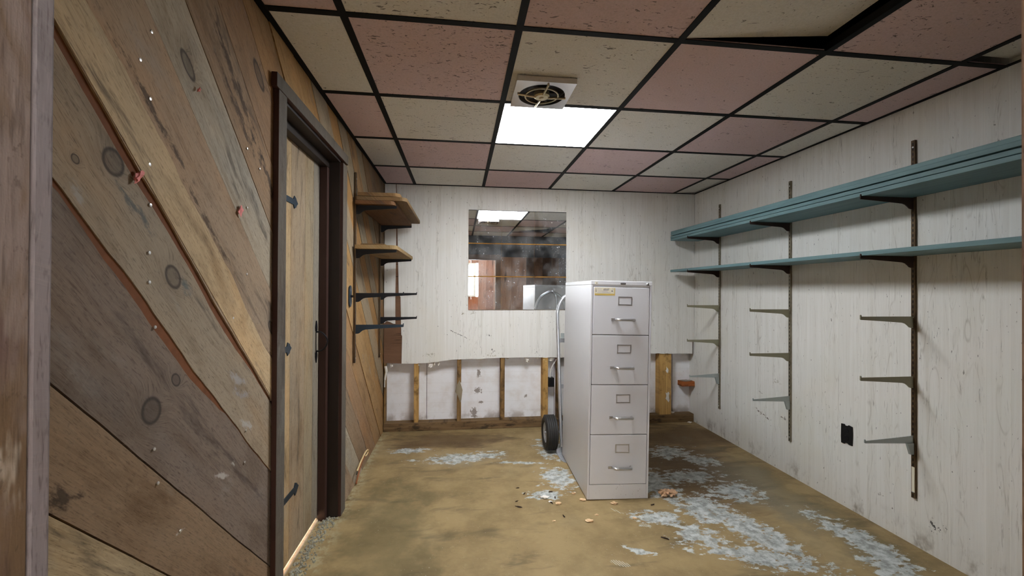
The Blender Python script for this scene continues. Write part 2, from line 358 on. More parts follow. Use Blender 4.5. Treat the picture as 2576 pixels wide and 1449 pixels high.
def foam():
    g = G('stained_white_foam_board'); X, Y, Z = g.xyz(g.co()); P = g.vec(X, 0, Z)
    b = S(240, 240, 242); n = g.noise(P, 6, 4, .6); sp = g.noise(g.vec(g.mul(X, 1.0), 5.0, Z), 75, 2, .6)
    ln = g.ma('ABSOLUTE', g.sub(g.ma('FRACT', g.mul(Z, 11.0)), .5))
    col = g.mix(g.ss(n, .4, .75), b, S(226, 221, 218))
    col = g.mix(g.mul(g.ss(ln, .014, .004), .25), col, S(160, 150, 140))
    col = g.mix(g.mul(g.ss(sp, .72, .77), .7), col, (.05, .04, .035, 1))
    e = None
    for q in ((.17, .33, .05, .04), (.14, .13, .045, .07), (.18, .49, .025, .06), (.62, .27, .022, .022), (.20, .22, .03, .02)):
        k = g.ell(X, Z, *q); e = k if e is None else g.mx(e, k)
    st = g.ss(g.add(e, g.mul(g.sub(g.noise(P, 40, 3, .7), .5), 2.6)), .25, .5)
    col = g.mix(g.mul(st, .7), col, S(96, 72, 44))
    low = g.mul(g.ss(Z, .17, .07), g.ss(n, .45, .62)); col = g.mix(g.mul(low, .55), col, S(120, 98, 74))
    return g.done(col, .8, 0, .2)
M_foam = foam()
M_kraft = None
def kraft():
    g = G('brown_torn_backing'); X, Y, Z = g.xyz(g.co())
    n = g.noise(g.vec(g.mul(X, 6.0), 0, g.mul(Z, 40.0)), 1.0, 4, .6); l = g.noise(g.vec(g.mul(X, 3.0), 0, g.mul(Z, 70.0)), 1.0, 2)
    col = g.mix(n, S(132, 100, 78), S(104, 78, 60)); col = g.mix(g.mul(g.ss(l, .63, .70), .8), col, S(48, 34, 26))
    return g.done(col, .85, 0, .15)
M_kraft = kraft()
def lumber(name, a, b, d, axis):
    g = G(name); X, Y, Z = g.xyz(g.co())
    if axis == 'z': P = g.vec(g.mul(X, 60.0), g.mul(Y, 60.0), g.mul(Z, 3.0)); Q = g.vec(g.mul(X, 9.0), 0, g.mul(Z, 7.0))
    else: P = g.vec(g.mul(X, 3.0), g.mul(Y, 60.0), g.mul(Z, 60.0)); Q = g.vec(g.mul(X, 7.0), 0, g.mul(Z, 20.0))
    n = g.noise(P, 1.0, 3, .6); m = g.noise(Q, 1.0, 4, .65)
    col = g.mix(g.ss(n, .3, .7), a, b); col = g.mix(g.mul(g.ss(m, .48, .66), .8), col, d)
    return g.done(col, .75, 0, .2)
M_stud = lumber('yellow_stud_pine', S(204, 166, 104), S(178, 138, 80), S(104, 78, 46), 'z')
M_stud2 = lumber('dirty_stud_pine', S(150, 120, 78), S(120, 92, 56), S(62, 46, 28), 'z')
M_sill = lumber('dirty_sill_plate', S(130, 106, 76), S(104, 82, 56), S(46, 38, 30), 'x')
M_block = lumber('orange_wood_block', S(184, 112, 62), S(150, 84, 44), S(110, 62, 36), 'x')
M_ply = lumber('ochre_backing_ply', S(200, 152, 76), S(150, 106, 48), S(110, 76, 36), 'x')
def blue_paint():
    g = G('chalky_blue_shelf_paint'); X, Y, Z = g.xyz(g.co())
    n = g.noise(g.vec(g.mul(X, 40.0), g.mul(Y, 3.0), g.mul(Z, 40.0)), 1.0, 4, .6); s = g.noise(g.vec(X, Y, Z), 60.0, 2)
    col = g.mix(g.ss(n, .3, .7), S(108, 138, 141), S(95, 124, 129)); col = g.mix(g.mul(g.ss(s, .72, .78), .5), col, S(70, 90, 96))
    return g.done(col, .55, 0, .3)
M_blue = blue_paint()
M_bk_grey = plain('dull_grey_bracket_paint', S(138, 134, 112), .5, .15, .4, .1)
M_bk_dark = plain('dark_bronze_bracket_paint', S(58, 44, 40), .55, .1, .3, .2)
M_bk_slate = plain('black_bracket_paint', S(20, 22, 27), .5, .1, .3, .2)
M_bk_pale = plain('pale_zinc_bracket', S(166, 174, 172), .45, .3, .4, .08)
def rail_mat(name, col, rim):
    g = G(name); X, Y, Z = g.xyz(g.co())
    d = g.ma('ABSOLUTE', g.sub(g.ma('FRACT', g.mul(Z, 1 / .0254)), .5))
    slot = g.mul(g.ss(d, .29, .25), g.ss(g.ma('ABSOLUTE', Y), .0032, .0024))
    n = g.noise(g.vec(g.mul(X, 30), g.mul(Y, 30), g.mul(Z, 9)), 1.0, 4, .7)
    c = g.mix(g.ss(n, .4, .7), col, rim); c = g.mix(slot, c, (.012, .01, .01, 1))
    return g.done(c, .42, .55, .4)
M_rail = rail_mat('slotted_zinc_rail', S(146, 138, 120), S(104, 92, 72)); M_raild = rail_mat('slotted_bronze_rail', S(96, 78, 56), S(64, 50, 36))
def cab_mat(name, base, spots):
    g = G(name); X, Y, Z = g.xyz(g.co()); n = g.noise(g.vec(X, Y, Z), 4, 3); f = g.noise(g.vec(X, Y, Z), 220, 2)
    col = g.mix(n, base, g.mix(1.0, base, (.94, .94, .96, 1), 'MULTIPLY'))
    if spots:
        e = g.ell(X, Z, .06, .055, .20, .07); s = g.noise(g.vec(X, 1.7, g.mul(Z, .8)), 85, 3, .6)
        col = g.mix(g.mul(g.ss(g.add(s, g.mul(g.mn(e, .6), .10)), .70, .74), .8), col, S(96, 62, 50))
    g.bump(f, .06, .001)
    return g.done(col, .42, 0, .45)
M_cab = cab_mat('putty_grey_enamel', S(222, 223, 226), True); M_cabd = cab_mat('putty_grey_drawer_enamel', S(222, 223, 227), False)
M_seam = plain('cabinet_shadow_gap', (.03, .03, .03, 1), .7)
M_alu = plain('brushed_aluminium', (.66, .66, .66, 1), .3, .9, .5, .08)
M_dgrey = plain('dark_badge', S(52, 52, 54), .4, .3)
M_label = plain('cream_sticker', S(228, 222, 200), .6, var=.04); M_yell = plain('yellow_sticker_border', S(214, 186, 104), .6, var=.1)
M_ink = plain('sticker_ink', S(70, 70, 84), .7); M_inkv = plain('violet_ink', S(150, 142, 190), .7)
M_galv = plain('worn_galvanised_tube', (.55, .57, .60, 1), .36, .75, .5, .18, 30)
M_tyre = plain('black_tyre_rubber', (.022, .021, .020, 1), .6, 0, .35, .2)
M_rim = plain('grey_wheel_rim', (.45, .46, .48, 1), .4, .6)
M_iron = plain('blackened_iron', S(44, 58, 70), .45, .5, .45, .2)
M_darkiron = plain('dark_wrought_iron', (.012, .012, .016, 1), .38, .4, .5)
M_case = barn_wood('grey_brown_casing_board', 'z')
M_jamb = plain('dark_brown_stained_jamb', S(38, 29, 24), .5, 0, .35, .25, 20)
M_shelf = barn_wood('varnished_shelf_board', 'y')
M_outlet = plain('black_outlet_plastic', (.012, .012, .013, 1), .4)
M_leaf = plain('dry_tan_leaf', S(222, 186, 152), .8, var=.2, scale=60)
M_foamchip = plain('tan_foam_crumb', S(222, 190, 150), .85, var=.15, scale=80)
M_twig = plain('dark_twig', S(58, 44, 32), .8)
M_white = plain('white_plaster_scrap', S(232, 228, 220), .85, var=.08, scale=60)
M_pink = plain('pink_flagging', S(226, 140, 136), .7)
M_cable = plain('cream_cable', S(222, 196, 146), .5); M_copper = plain('copper_brown_cable', S(140, 80, 44), .5)
M_thresh = lumber('raw_threshold_wood', S(224, 202, 172), S(206, 180, 148), S(150, 120, 90), 'x')
M_rubble = plain('grey_rubble', S(150, 150, 138), .9, var=.5, scale=70)
M_nail = plain('shiny_nail_head', (.7, .7, .7, 1), .3, .8)
def mirror_mat():
    g = G('dusty_mirror_glass'); X, Y, Z = g.xyz(g.co()); P = g.vec(X, 3.1, Z)
    s1 = g.vor(P, 24); s2 = g.noise(P, 110, 2, .7); cl = g.noise(P, 6, 3)
    d = g.mx(g.ss(s1, .13, .06), g.mul(g.ss(s2, .63, .70), .7))
    d = g.mul(d, g.ss(cl, .42, .6))
    g.p.inputs['Metallic'].default_value = 1.0
    b = g.n('ShaderNodeBsdfDiffuse'); b.inputs[0].default_value = S(225, 228, 230)
    mixs = g.n('ShaderNodeMixShader'); haze = g.add(g.mul(g.ss(cl, .35, .65), .16), g.mul(d, .8))
    g.put(mixs.inputs[0], haze); g.t.links.new(g.p.outputs[0], mixs.inputs[1]); g.t.links.new(b.outputs[0], mixs.inputs[2])
    g.t.links.new(mixs.outputs[0], g.out.inputs[0])
    return g.done((.80, .84, .86, 1), .015, 1.0)
M_mirror = mirror_mat()

# ---------------------------------------------------------------- plank builder
def planks_mesh(name, polys, mats, mapf, parent=None, kind=None):
    """polys: (poly, front depth, back depth, tint, pid, material index); one mesh, attributes carry each board's colour"""
    bm = BM(); tl = bm.faces.layers.float_color.new('tint'); pl = bm.faces.layers.float.new('pid')
    for poly, d0, d1, tint, pid, mi in polys:
        for f in prism(bm, poly, d0, d1, mapf): f[tl] = tint; f[pl] = pid; f.material_index = mi
    o = obj(name, bm, None, parent, kind=kind)
    for m in mats: o.data.materials.append(m)
    return o
def one_board(name, a, b, m, tint, pid, parent=None, bevel=.0015, kind=None):
    bm = box(BM(), a, b); tl = bm.faces.layers.float_color.new('tint'); pl = bm.faces.layers.float.new('pid')
    for f in bm.faces: f[tl] = tint; f[pl] = pid
    return obj(name, bm, m, parent, bevel=bevel, kind=kind)

# ================================================================ SETTING
YF = 0.381            # room face of the front wall
YR = 3.975            # foam board behind the back studs
obj('floor', box(BM(), (-3.2, -2.2, -.12), (2.5, 4.2, 0)), M_floor, kind='structure')

# ---- left wall: 45 degree barn boards around a door opening
seam = [.20, .36, .50, .66, .80, .94, 1.06, 1.189, 1.341, 1.580, 1.760, 2.030, 2.190, 2.355, 2.520, 2.678, 2.836, 2.975, 3.140, 3.268, 3.408, 3.550, 3.685, 3.82, 3.96, 4.12, 4.28, 4.45]
K = 1.85
tints = {5: S(110, 97, 80, K), 6: S(130, 118, 96, K), 7: S(103, 87, 70, K), 8: S(92, 82, 74, K), 9: S(116, 106, 92, K), 10: S(124, 108, 90, K), 11: S(130, 121, 106, K), 12: S(112, 96, 78, K), 13: S(118, 95, 72, K),
         14: S(122, 98, 70, K), 15: S(130, 104, 70, K), 16: S(126, 98, 62, K), 17: S(114, 101, 82, K), 18: S(116, 88, 54, K), 19: S(100, 88, 70, K), 20: S(106, 82, 54, K),
         21: S(98, 86, 68, K), 22: S(92, 73, 52, K), 23: S(88, 73, 56, K), 24: S(86, 70, 52, K), 25: S(82, 68, 52, K)}
def retract(i, u):
    if i == 8:
        a = max(0.0, 1 - ((u + .06) / .36) ** 2); return .020 * a ** .7 + .010 * max(0.0, 1 - abs(u + .50) / .14)
    if i == 9: return .004 + (.012 + .003 * math.sin(u * 11)) * min(1, max(0.15, (.55 - u) / .4))
    return 0
R2 = .70711
def edge_pts(p, k, t0, t1, amp):
    rnd = random.Random(k * 13 + 5); ph = [rnd.uniform(0, 6.3) for _ in range(4)]; out = []
    n = int((t1 - t0) / .035)
    for i in range(n + 1):
        u = t0 + (t1 - t0) * i / n
        out.append((u, p + amp * (math.sin(u * 5 + ph[0]) + .6 * math.sin(u * 13 + ph[1]) + .35 * math.sin(u * 31 + ph[2]) + .2 * math.sin(u * 67 + ph[3]))))
    return out
polys = []
regions = [(.30, 1.635, 0, ZC), (1.635, 2.545, 2.0, ZC), (2.545, YR + .02, 0, ZC)]
for i in range(len(seam) - 1):
    live = {9: .0035, 10: .0022, 8: .001}.get(i, .0005); live2 = {9: .0035, 10: .0022, 8: .001}.get(i + 1, .0005)
    lo = [(u, v + .0022) for u, v in edge_pts(seam[i], i, -3, 3.6, live)]
    hi = [(u, v - .0022) for u, v in edge_pts(seam[i+1], i + 1, -3, 3.6, live2)]
    hi = [(u, v - retract(i, u)) for u, v in hi]
    poly = [((u + v) * R2, (v - u) * R2) for u, v in lo + hi[::-1]]
    proud = random.Random(i).uniform(-.0015, .0022) if i != 10 else .0022
    t = tints.get(i) or S(112, 94, 66, K)
    for rg in regions:
        q = cliprect(poly, *rg)
        if q: polys.append((q, XL + proud - .004, XL - .022, t, i * 1.0, 0))
# the long sapwood stripe with its own live edge inside the wide board
st = [(u, 1.765) for u in (-1.6, 1.2)]
ed = edge_pts(1.866, 77, -1.6, .62, .006)
# backing sheet in dark behind the gaps
for rg in regions: polys.append(([(rg[0], rg[2]), (rg[1], rg[2]), (rg[1], rg[3]), (rg[0], rg[3])], XL - .0225, XL - .14, (.02, .018, .015, 1), 0, 1))
wl = planks_mesh('wall_left', polys, [M_plank, M_gap], lambda a, b, d: Vector((d, a, b)), kind='structure')
obj('wall_left_header', box(BM(), (XL - .14, .27, ZC - .001), (XL - .0225, YR + .1, 2.42)), M_plenum, wl)
# reddish wane strips showing at two live edges
def wane(name, i, u0, u1, amp):
    pts = edge_pts(seam[i], i, u0, u1, amp)
    poly = [((u + v) * R2, (v - u) * R2) for u, v in [(u, v - .028) for u, v in pts] + [(u, v + .006) for u, v in pts][::-1]]
    poly = cliprect(poly, .42, 1.62, 0.01, ZC - .01)
    bm = BM(); prism(bm, poly, XL - .0215, XL - .0062, lambda a, b, d: Vector((d, a, b)))
    return obj(name, bm, M_bark, wl)
wane('wane_edge', 9, -1.0, 1.0, .0035); wane('wane_edge', 10, -1.3, 1.0, .0022)
# pale sapwood strip (same wide board, lighter wood) set flush
bm = BM(); tl = bm.faces.layers.float_color.new('tint'); pl = bm.faces.layers.float.new('pid')
poly = [((u + v) * R2, (v - u) * R2) for u, v in [(q, 1.7665) for q in (-1.6, -.6, .4, 1.2)] + ed[::-1]]
poly = cliprect(poly, .42, 1.632, .01, ZC - .002)
for f in prism(bm, poly, XL - .012, XL - .0008, lambda a, b, d: Vector((d, a, b))): f[tl] = S(148, 131, 104, K); f[pl] = 41.0
obj('sapwood_stripe', bm, M_plank, wl)
nm = None
for (y, z) in ((.981,1.743),(1.013,1.821),(1.011,1.674),(1.011,1.531),(1.015,1.444),(1.013,1.34),(1.014,1.276),(1.437,1.706),(1.033,1.177),(1.034,.907),(1.047,.826),(1.437,.717),(1.443,.815),(1.522,1.666),(1.127,.675),(1.36,1.176),(1.44,1.31),(1.44,1.52)):
    if nm is None:
        nm = obj('nail_head', lathe(BM(), [(.001, .0), (.0042, 0), (.0036, .0016), (.001, .002)], 10), M_nail, wl); o = nm
    else: o = nm.copy(); C.objects.link(o); o.parent = wl
    o.location = (XL - .0022, y, z); o.rotation_euler = (0, math.pi / 2, 0)

# ---- right wall
obj('wall_right', box(BM(), (XR, .27, 0), (XR + .1, YR + .1, 2.45)), M_pany, kind='structure')
# ---- back wall
wb = obj('wall_back', box(BM(), (XL - .14, YR, 0), (XR, YR + .1, 2.45)), M_foam, kind='structure')
torn = [(-.510, .606), (-.44, .606), (-.36, .604), (-.27, .609), (-.20, .616), (-.13, .627), (-.055, .634), (.08, .637), (.25, .641), (.377, .646), (.60, .645), (.80, .641), (.915, .640),
        (1.1, .645), (1.35, .652), (1.6, .66), (1.80, .664), (1.95, .664), (2.1, .663), (2.2, .660), (2.236, .658), (2.236, .78), (2.256, .80)]
rnd = random.Random(3); tp = []
for (a, b) in zip(torn, torn[1:]):
    for k in range(5): tp.append((a[0] + (b[0]-a[0])*k/5, a[1] + (b[1]-a[1])*k/5 + (rnd.uniform(-.003, .003) if a[0] < 2.2 else 0)))
tp.append(torn[-1])
pan = tp + [(2.256, ZC + .02), (-.562, ZC + .02), (-.552, 1.75), (-.543, 1.40), (-.538, 1.22), (-.522, 1.20), (-.519, 1.05), (-.514, .86), (-.507, .855)]
bm = BM(); prism(bm, pan, YB, YB + .005, lambda a, b, d: Vector((a, d, b)))
obj('wall_panel', bm, M_panx, wb)
bm = BM(); prism(bm, [(XL + .003, .965), (-.64, .985), (-.61, .975), (-.585, .962), (-.566, .960), (-.568, 1.2), (-.565, 1.5), (-.563, 1.8), (-.568, ZC + .02), (XL + .003, ZC + .02)], YB + .001, YB + .006, lambda a, b, d: Vector((a, d, b)))
obj('panel_offcut', bm, M_panx, wb)
bm = BM(); prism(bm, [(XL + .002, .612), (-.50, .606), (-.50, ZC + .02), (XL + .002, ZC + .02)], YB + .0065, YB + .0095, lambda a, b, d: Vector((a, d, b)))
obj('torn_backing', bm, M_kraft, wb)
for x0, x1, m in ((XL + .004, -.650, M_stud2), (-.402, -.364, M_stud), (-.020, .018, M_stud2), (.376, .414, M_stud2), (.766, .819, M_stud), (.905, .925, M_stud2), (1.15, 1.188, M_stud2), (1.545, 1.583, M_stud2), (1.905, 1.966, M_stud), (1.968, 2.028, M_stud)):
    obj('stud', box(BM(), (x0, YB + .010, .0765), (x1, YR - .001, 2.4)), m, wb, bevel=.002)
obj('sill_plate', box(BM(), (XL + .002, YB + .006, .001), (XR - .002, YR - .001, .076)), M_sill, wb, bevel=.003)
obj('foam_joint', box(BM(), (-.296, YR - .0012, .08), (-.2925, YR - .0002, .9)), M_gap, wb)
obj('foam_joint', box(BM(), (2.075, YR - .0012, .08), (2.0795, YR - .0002, .9)), M_gap, wb)
obj('foam_joint', box(BM(), (.893, YR - .0012, .08), (.897, YR - .0002, .9)), M_gap, wb)
def scrap(bm, c, s, seed, flat=.5):
    r = random.Random(seed); vs = []
    b2 = bmesh.ops.create_icosphere(bm, subdivisions=2, radius=1.0)
    ph = [r.uniform(0, 6.3) for _ in range(6)]
    for v in b2['verts']:
        p = v.co; k = 1 + .35 * math.sin(3*p.x + ph[0]) * math.cos(4*p.y + ph[1]) + .3 * math.sin(6*p.z + ph[2] + 3*p.x) + r.uniform(-.18, .18)
        v.co = Vector((p.x * k * s[0] + c[0], p.y * k * s[1] + c[1], p.z * k * s[2] + c[2]))
    return bm
for i, (x, z, sx, sz) in enumerate(((-.60, .586, .010, .016), (-.36, .592, .009, .014), (-.255, .585, .020, .020), (-.225, .60, .008, .022), (-.185, .594, .012, .010), (.19, .634, .016, .010), (.44, .636, .010, .010), (.61, .635, .022, .010), (.625, .615, .018, .014), (.72, .638, .014, .010), (.79, .622, .014, .022), (.86, .635, .022, .012), (.845, .615, .016, .012), (.80, .612, .02, .01))):
    obj('torn_plaster_scrap', scrap(BM(), (x, YB + .022, z), (sx, .010, sz), i), M_white, wb)
for i, (x, z, sx, sz) in enumerate(((1.985, .50, .012, .026), (1.990, .255, .014, .036), (1.997, .215, .010, .02))):
    obj('plaster_scab', scrap(BM(), (x, YB + .0085, z), (sx, .004, sz), 50 + i), M_white, wb)
bm = BM(); prism(bm, [(-.022, .40), (.004, .45), (.030, .36), (.020, .27), (.012, .245), (-.012, .31), (-.035, .345)], YB - .002, YB + .009, lambda a, b, d: Vector((a, d, b)))
obj('drywall_fragment', bm, plain('grey_drywall_paper', S(150, 138, 116), .85), wb)
obj('paper_flake', scrap(BM(), (.005, YB + .004, .395), (.014, .004, .03), 70), M_white, wb)
obj('peeling_tape', tube(BM(), spline([(-.648, YB + .004, .585), (-.640, YB - .004, .54), (-.652, YB - .002, .47), (-.655, YB + .004, .40)]), [.012] * 9 + [.009] * 8 + [.005] * 8, 6), M_white, wb)

# ---- ceiling: dark plenum lid, black T grid, loose tiles
ce = obj('ceiling', box(BM(), (XL - .14, .27, 2.42), (XR + .1, YR + .1, 2.5)), M_plenum, kind='structure')
LX = [-.4018 + .6096 * i for i in range(5)]; TY = [.299 + .606 * j for j in range(6)]
xs = [XL] + LX + [XR]; ys = [YF] + TY[1:] + [YB]
bw = .0135
bm = BM()
for x in LX: box(bm, (x - bw, YF, ZC - .001), (x + bw, YB, ZC + .0015)); box(bm, (x - .002, YF, ZC + .0015), (x + .002, YB, ZC + .035))
obj('ceiling_grid_runner', bm, M_grid, ce)
bm = BM()
for y in TY[1:]:
    for a, b in zip(xs, xs[1:]):
        lo = a + (bw if a != XL else .0); hi = b - (bw if b != XR else 0)
        box(bm, (lo, y - bw, ZC - .001), (hi, y + bw, ZC + .0015))
obj('ceiling_grid_cross_tee', bm, M_grid, ce)
bm = BM()
box(bm, (XL, YF, ZC - .002), (XL + .02, YB, ZC + .0012)); box(bm, (XR - .02, YF, ZC - .002), (XR, YB, ZC + .0012)); box(bm, (XL + .02, YB - .02, ZC - .002), (XR - .02, YB, ZC + .0012)); box(bm, (XL + .02, YF, ZC - .002), (XR - .02, YF + .02, ZC + .0012))
obj('wall_angle', bm, M_grid, ce)
DENS = {(1, 1): .9, (1, 2): 1.0, (1, 3): .8, (1, 4): .75, (2, 1): .7, (2, 2): .55, (3, 2): .15, (3, 1): .25, (4, 1): .75, (4, 2): .6, (0, 2): .2, (0, 3): .25, (0, 1): .3}
for i in range(6):
    for j in range(6):
        if (i, j) == (2, 3): continue
        x0, x1, y0, y1 = xs[i] + .004, xs[i+1] - .004, ys[j] + .004, ys[j+1] - .004
        bm = box(BM(), (x0, y0, ZC + .0022), (x1, y1, ZC + .017)); pl = bm.faces.layers.float.new('pid'); dl = bm.faces.layers.float.new('dens')
        for f in bm.faces: f[pl] = i * 7.0 + j; f[dl] = DENS.get((i, j), .4)
        if (i, j) == (3, 1):      # the tile that sits askew, its right side lifted off the grid
            M = Matrix.Translation((x0, y1, 0)) @ Matrix.Rotation(math.radians(-5.2), 4, 'Y') @ Matrix.Rotation(math.radians(-.6), 4, 'X') @ Matrix.Translation((-x0, -y1, 0))
            for v in bm.verts: v.co = M @ Vector((v.co.x, v.co.y, v.co.z - ZC)) + Vector((-.002, -.012, ZC))
        if (i, j) == (5, 1):
            for v in bm.verts: v.co.z += .022; v.co.y -= .02
        if (i, j) == (5, 5):
            for v in bm.verts: v.co.z += .012 if v.co.x > 2.15 else 0
        obj('ceiling_tile', bm, M_tw if (i + j) % 2 == 0 else M_tp, ce)

# ---- front wall with the open doorway the view is taken from, and the hall behind it
JX0, JX1, HD = -.337, .616, 1.79
fp = []
def fboard(x0, x1, z0, z1, t, pid, d0=YF, d1=.28): fp.append(([(x0, z0), (x1, z0), (x1, z1), (x0, z1)], d0, d1, t, pid, 0))
x = XL - .02; k = 0; rr = random.Random(9)
while x < JX0 - .02:
    x2 = min(x + .12, JX0 - .02); fboard(x, x2 - .002, 0, 2.4, S(110, 90, 66, K), k); x = x2; k += 1
cols = [S(176, 140, 116), S(166, 128, 104), S(96, 78, 68), S(112, 86, 70), S(84, 66, 54), S(96, 76, 60), S(78, 62, 52), S(88, 70, 56), S(80, 64, 52), S(90, 72, 58), S(76, 60, 50)]  # boards after the first two darkened: shadow painted into their colour
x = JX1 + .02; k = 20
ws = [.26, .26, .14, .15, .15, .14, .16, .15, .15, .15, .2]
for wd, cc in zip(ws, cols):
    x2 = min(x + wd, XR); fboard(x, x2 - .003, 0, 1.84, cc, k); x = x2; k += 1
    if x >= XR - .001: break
fboard(JX0 - .02, XR, 1.843, 2.42, S(74, 78, 84), 60)  # dark slate tone paints in the shade above the doorway
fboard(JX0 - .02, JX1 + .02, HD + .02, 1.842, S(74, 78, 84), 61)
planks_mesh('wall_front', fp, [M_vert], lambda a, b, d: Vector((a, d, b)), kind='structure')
t2 = S(122, 115, 118, 1.0); t3 = S(122, 103, 94, 1.0)
d2 = obj('door_2', box(BM(), (JX0 - .02, .262, HD), (JX1 + .02, YF, HD + .02)), M_jamb, kind='structure')
one_board('jamb', (JX0 - .02, .262, 0), (JX0, YF - .0006, HD - .001), M_rough, t3, 71, d2)
one_board('jamb', (JX1, .262, 0), (JX1 + .02, YF - .0006, HD - .001), M_rough, t3, 72, d2)
one_board('casing', (JX0 - .085, YF + .0002, 0), (JX0, .400, HD + .002), M_vert, t2, 73, d2, .003)
one_board('casing', (JX1, YF + .0002, 0), (JX1 + .085, .400, HD + .002), M_vert, S(140, 112, 92), 74, d2, .003)
one_board('casing', (JX0 - .085, YF + .0002, HD + .003), (JX1 + .085, .400, HD + .088), M_horx, t3, 75, d2, .003)
# hall
hp = []; x = -1.5; k = 0
hc = [S(186, 150, 138), S(170, 132, 120), S(196, 164, 150), S(160, 120, 104)]
while x < 2.1:
    wd = rr.uniform(.13, .2); x2 = min(x + wd, 2.1)
    if x2 <= -.55 or x >= .28: hp.append(([(x, 0), (x2 - .003, 0), (x2 - .003, 2.42), (x, 2.42)], -1.7, -1.8, hc[k % 4], k, 0))
    else:
        hp.append(([(x, 0), (x2 - .003, 0), (x2 - .003, 1.12), (x, 1.12)], -1.7, -1.8, S(190, 128, 100), k, 0))
        hp.append(([(x, 1.86), (x2 - .003, 1.86), (x2 - .003, 2.42), (x, 2.42)], -1.7, -1.8, hc[k % 4], k, 0))
    x = x2; k += 1
planks_mesh('wall_hall', hp, [M_vert], lambda a, b, d: Vector((a, d, b)), kind='structure')
w1 = obj('fill_window_1', box(BM(), (-.75, -1.80, 1.06), (.42, -1.775, 1.92)), M_fill_pane, kind='structure')  # window added behind the camera, its glowing pane widened as front fill
bm = BM()
for a, b in (((-.62, 1.12), (.35, 1.16)), ((-.62, 1.82), (.35, 1.86)), ((-.62, 1.16), (-.575, 1.82)), ((.30, 1.16), (.35, 1.82))): box(bm, (a[0], -1.74, a[1]), (b[0], -1.69, b[1]))
obj('fill_window_frame', bm, M_white, w1)
obj('wall_hall_left', box(BM(), (-1.6, -1.8, 0), (-1.5, .28, 2.42)), M_pany, kind='structure')
obj('wall_hall_right', box(BM(), (2.1, -1.8, 0), (2.2, .27, 2.42)), M_pany, kind='structure')
obj('ceiling_hall', box(BM(), (-1.6, -1.8, 2.42), (2.2, .28, 2.5)), M_tw, kind='structure')
hl = thing('hall_fill_light', 'square fill lamp added in the hall behind the camera', 'ceiling light', (.35, -.75, 2.42))  # fill lamp added to brighten the cabinet front and back wall
obj('frame', box(BM(), (-.34, -.34, -.05), (.34, .34, -.0005)), M_white, hl, .004)
obj('diffuser', box(BM(), (-.30, -.30, -.056), (.30, .30, -.0502)), M_hall, hl)
# side room behind the plank door
obj('wall_side_room_far', box(BM(), (-3.0, .9, 0), (-2.9, 3.4, 2.42)), M_pany, kind='structure')
obj('wall_side_room_near', box(BM(), (-2.9, .9, 0), (XL - .15, 1.0, 2.42)), M_panx, kind='structure')
obj('wall_side_room_back', box(BM(), (-2.9, 3.3, 0), (XL - .15, 3.4, 2.42)), M_panx, kind='structure')
obj('ceiling_side_room', box(BM(), (-3.0, .9, 2.42), (XL - .15, 3.4, 2.5)), M_tw, kind='structure')

# ---- plank door in the left wall
CX = XL + .018
d1 = obj('door_1', box(BM(), (XL - .14, 1.693, 1.972), (XL + .001, 2.487, 1.999)), M_jamb, kind='structure')
gt = S(98, 92, 84, 1.0); dkt = S(62, 46, 38, 1.0)
obj('jamb', box(BM(), (XL - .14, 1.675, .0), (XL + .001, 1.700, 1.971)), M_jamb, d1)
obj('jamb', box(BM(), (XL - .14, 2.470, .0), (XL + .001, 2.495, 1.971)), M_jamb, d1)
obj('door_stop', box(BM(), (-.762, 2.4335, .0), (-.722, 2.4695, 1.935)), plain('red_brown_stop', S(62, 42, 36), .5), d1, .002)
obj('door_stop', box(BM(), (-.762, 1.7005, .0), (-.722, 1.735, 1.935)), M_jamb, d1, .002)
obj('door_stop', box(BM(), (-.762, 1.7005, 1.936), (-.722, 2.4695, 1.9715)), M_jamb, d1, .002)
obj('jamb', box(BM(), (XL - .14, 1.634, .0), (XL - .0225, 1.6745, 2.0)), M_jamb, d1); obj('jamb', box(BM(), (XL - .14, 2.4955, .0), (XL - .0225, 2.546, 2.0)), M_jamb, d1)
M_edge = plain('dark_red_casing_edge', S(66, 44, 38), .55, var=.2)
def casing(a, b, edge, pid):
    bm = box(BM(), a, b); tl = bm.faces.layers.float_color.new('tint'); pl = bm.faces.layers.float.new('pid')
    bmesh.ops.recalc_face_normals(bm, faces=bm.faces[:])
    for f in bm.faces:
        f[tl] = gt; f[pl] = pid
        if f.normal.x < .5: f.material_index = 1
    o = obj('casing', bm, M_case, d1, bevel=.0015); o.data.materials.append(M_edge); return o
casing((XL - .0005, 1.622, 0), (CX, 1.694, 1.984), 0, 81); casing((XL - .0005, 2.476, 0), (CX, 2.562, 1.972), 0, 82); casing((XL - .0005, 1.600, 1.9845), (CX + .002, 2.575, 2.036), 0, 83)
dl_p = []
yb = [1.704, 1.86, 2.045, 2.225, 2.345, 2.466]; dt = [S(158, 136, 106), S(180, 156, 120), S(158, 140, 116), S(156, 140, 114), S(140, 132, 118)]
for k, (a, b) in enumerate(zip(yb, yb[1:])):
    dl_p.append(([(a + .001, .03), (b - .001, .03), (b - .001, 1.968), (a + .001, 1.968)], -.7632, -.797, dt[k], 90 + k, 0))
leaf = planks_mesh('door_leaf', dl_p, [M_vert], lambda a, b, d: Vector((d, a, b)), d1)
for (z, y1, sl) in ((1.665, 2.12, 0), (.995, 2.055, 0), (.326, 2.155, 0)):
    bm = BM(); L = y1
    pts = [(1.745, z - .016), (y1 - .055, z - .013), (y1 - .045, z - .030), (y1 - .025, z - .022), (y1 - .018, z - .012), (y1, z), (y1 - .018, z + .012), (y1 - .025, z + .022), (y1 - .045, z + .030), (y1 - .055, z + .013), (1.745, z + .016)]
    prism(bm, pts, -.7630, -.7590, lambda a, b, d: Vector((d, a, b)))
    obj('strap_hinge', bm, M_iron, leaf, .001)
hd = BM(); hy = 2.392
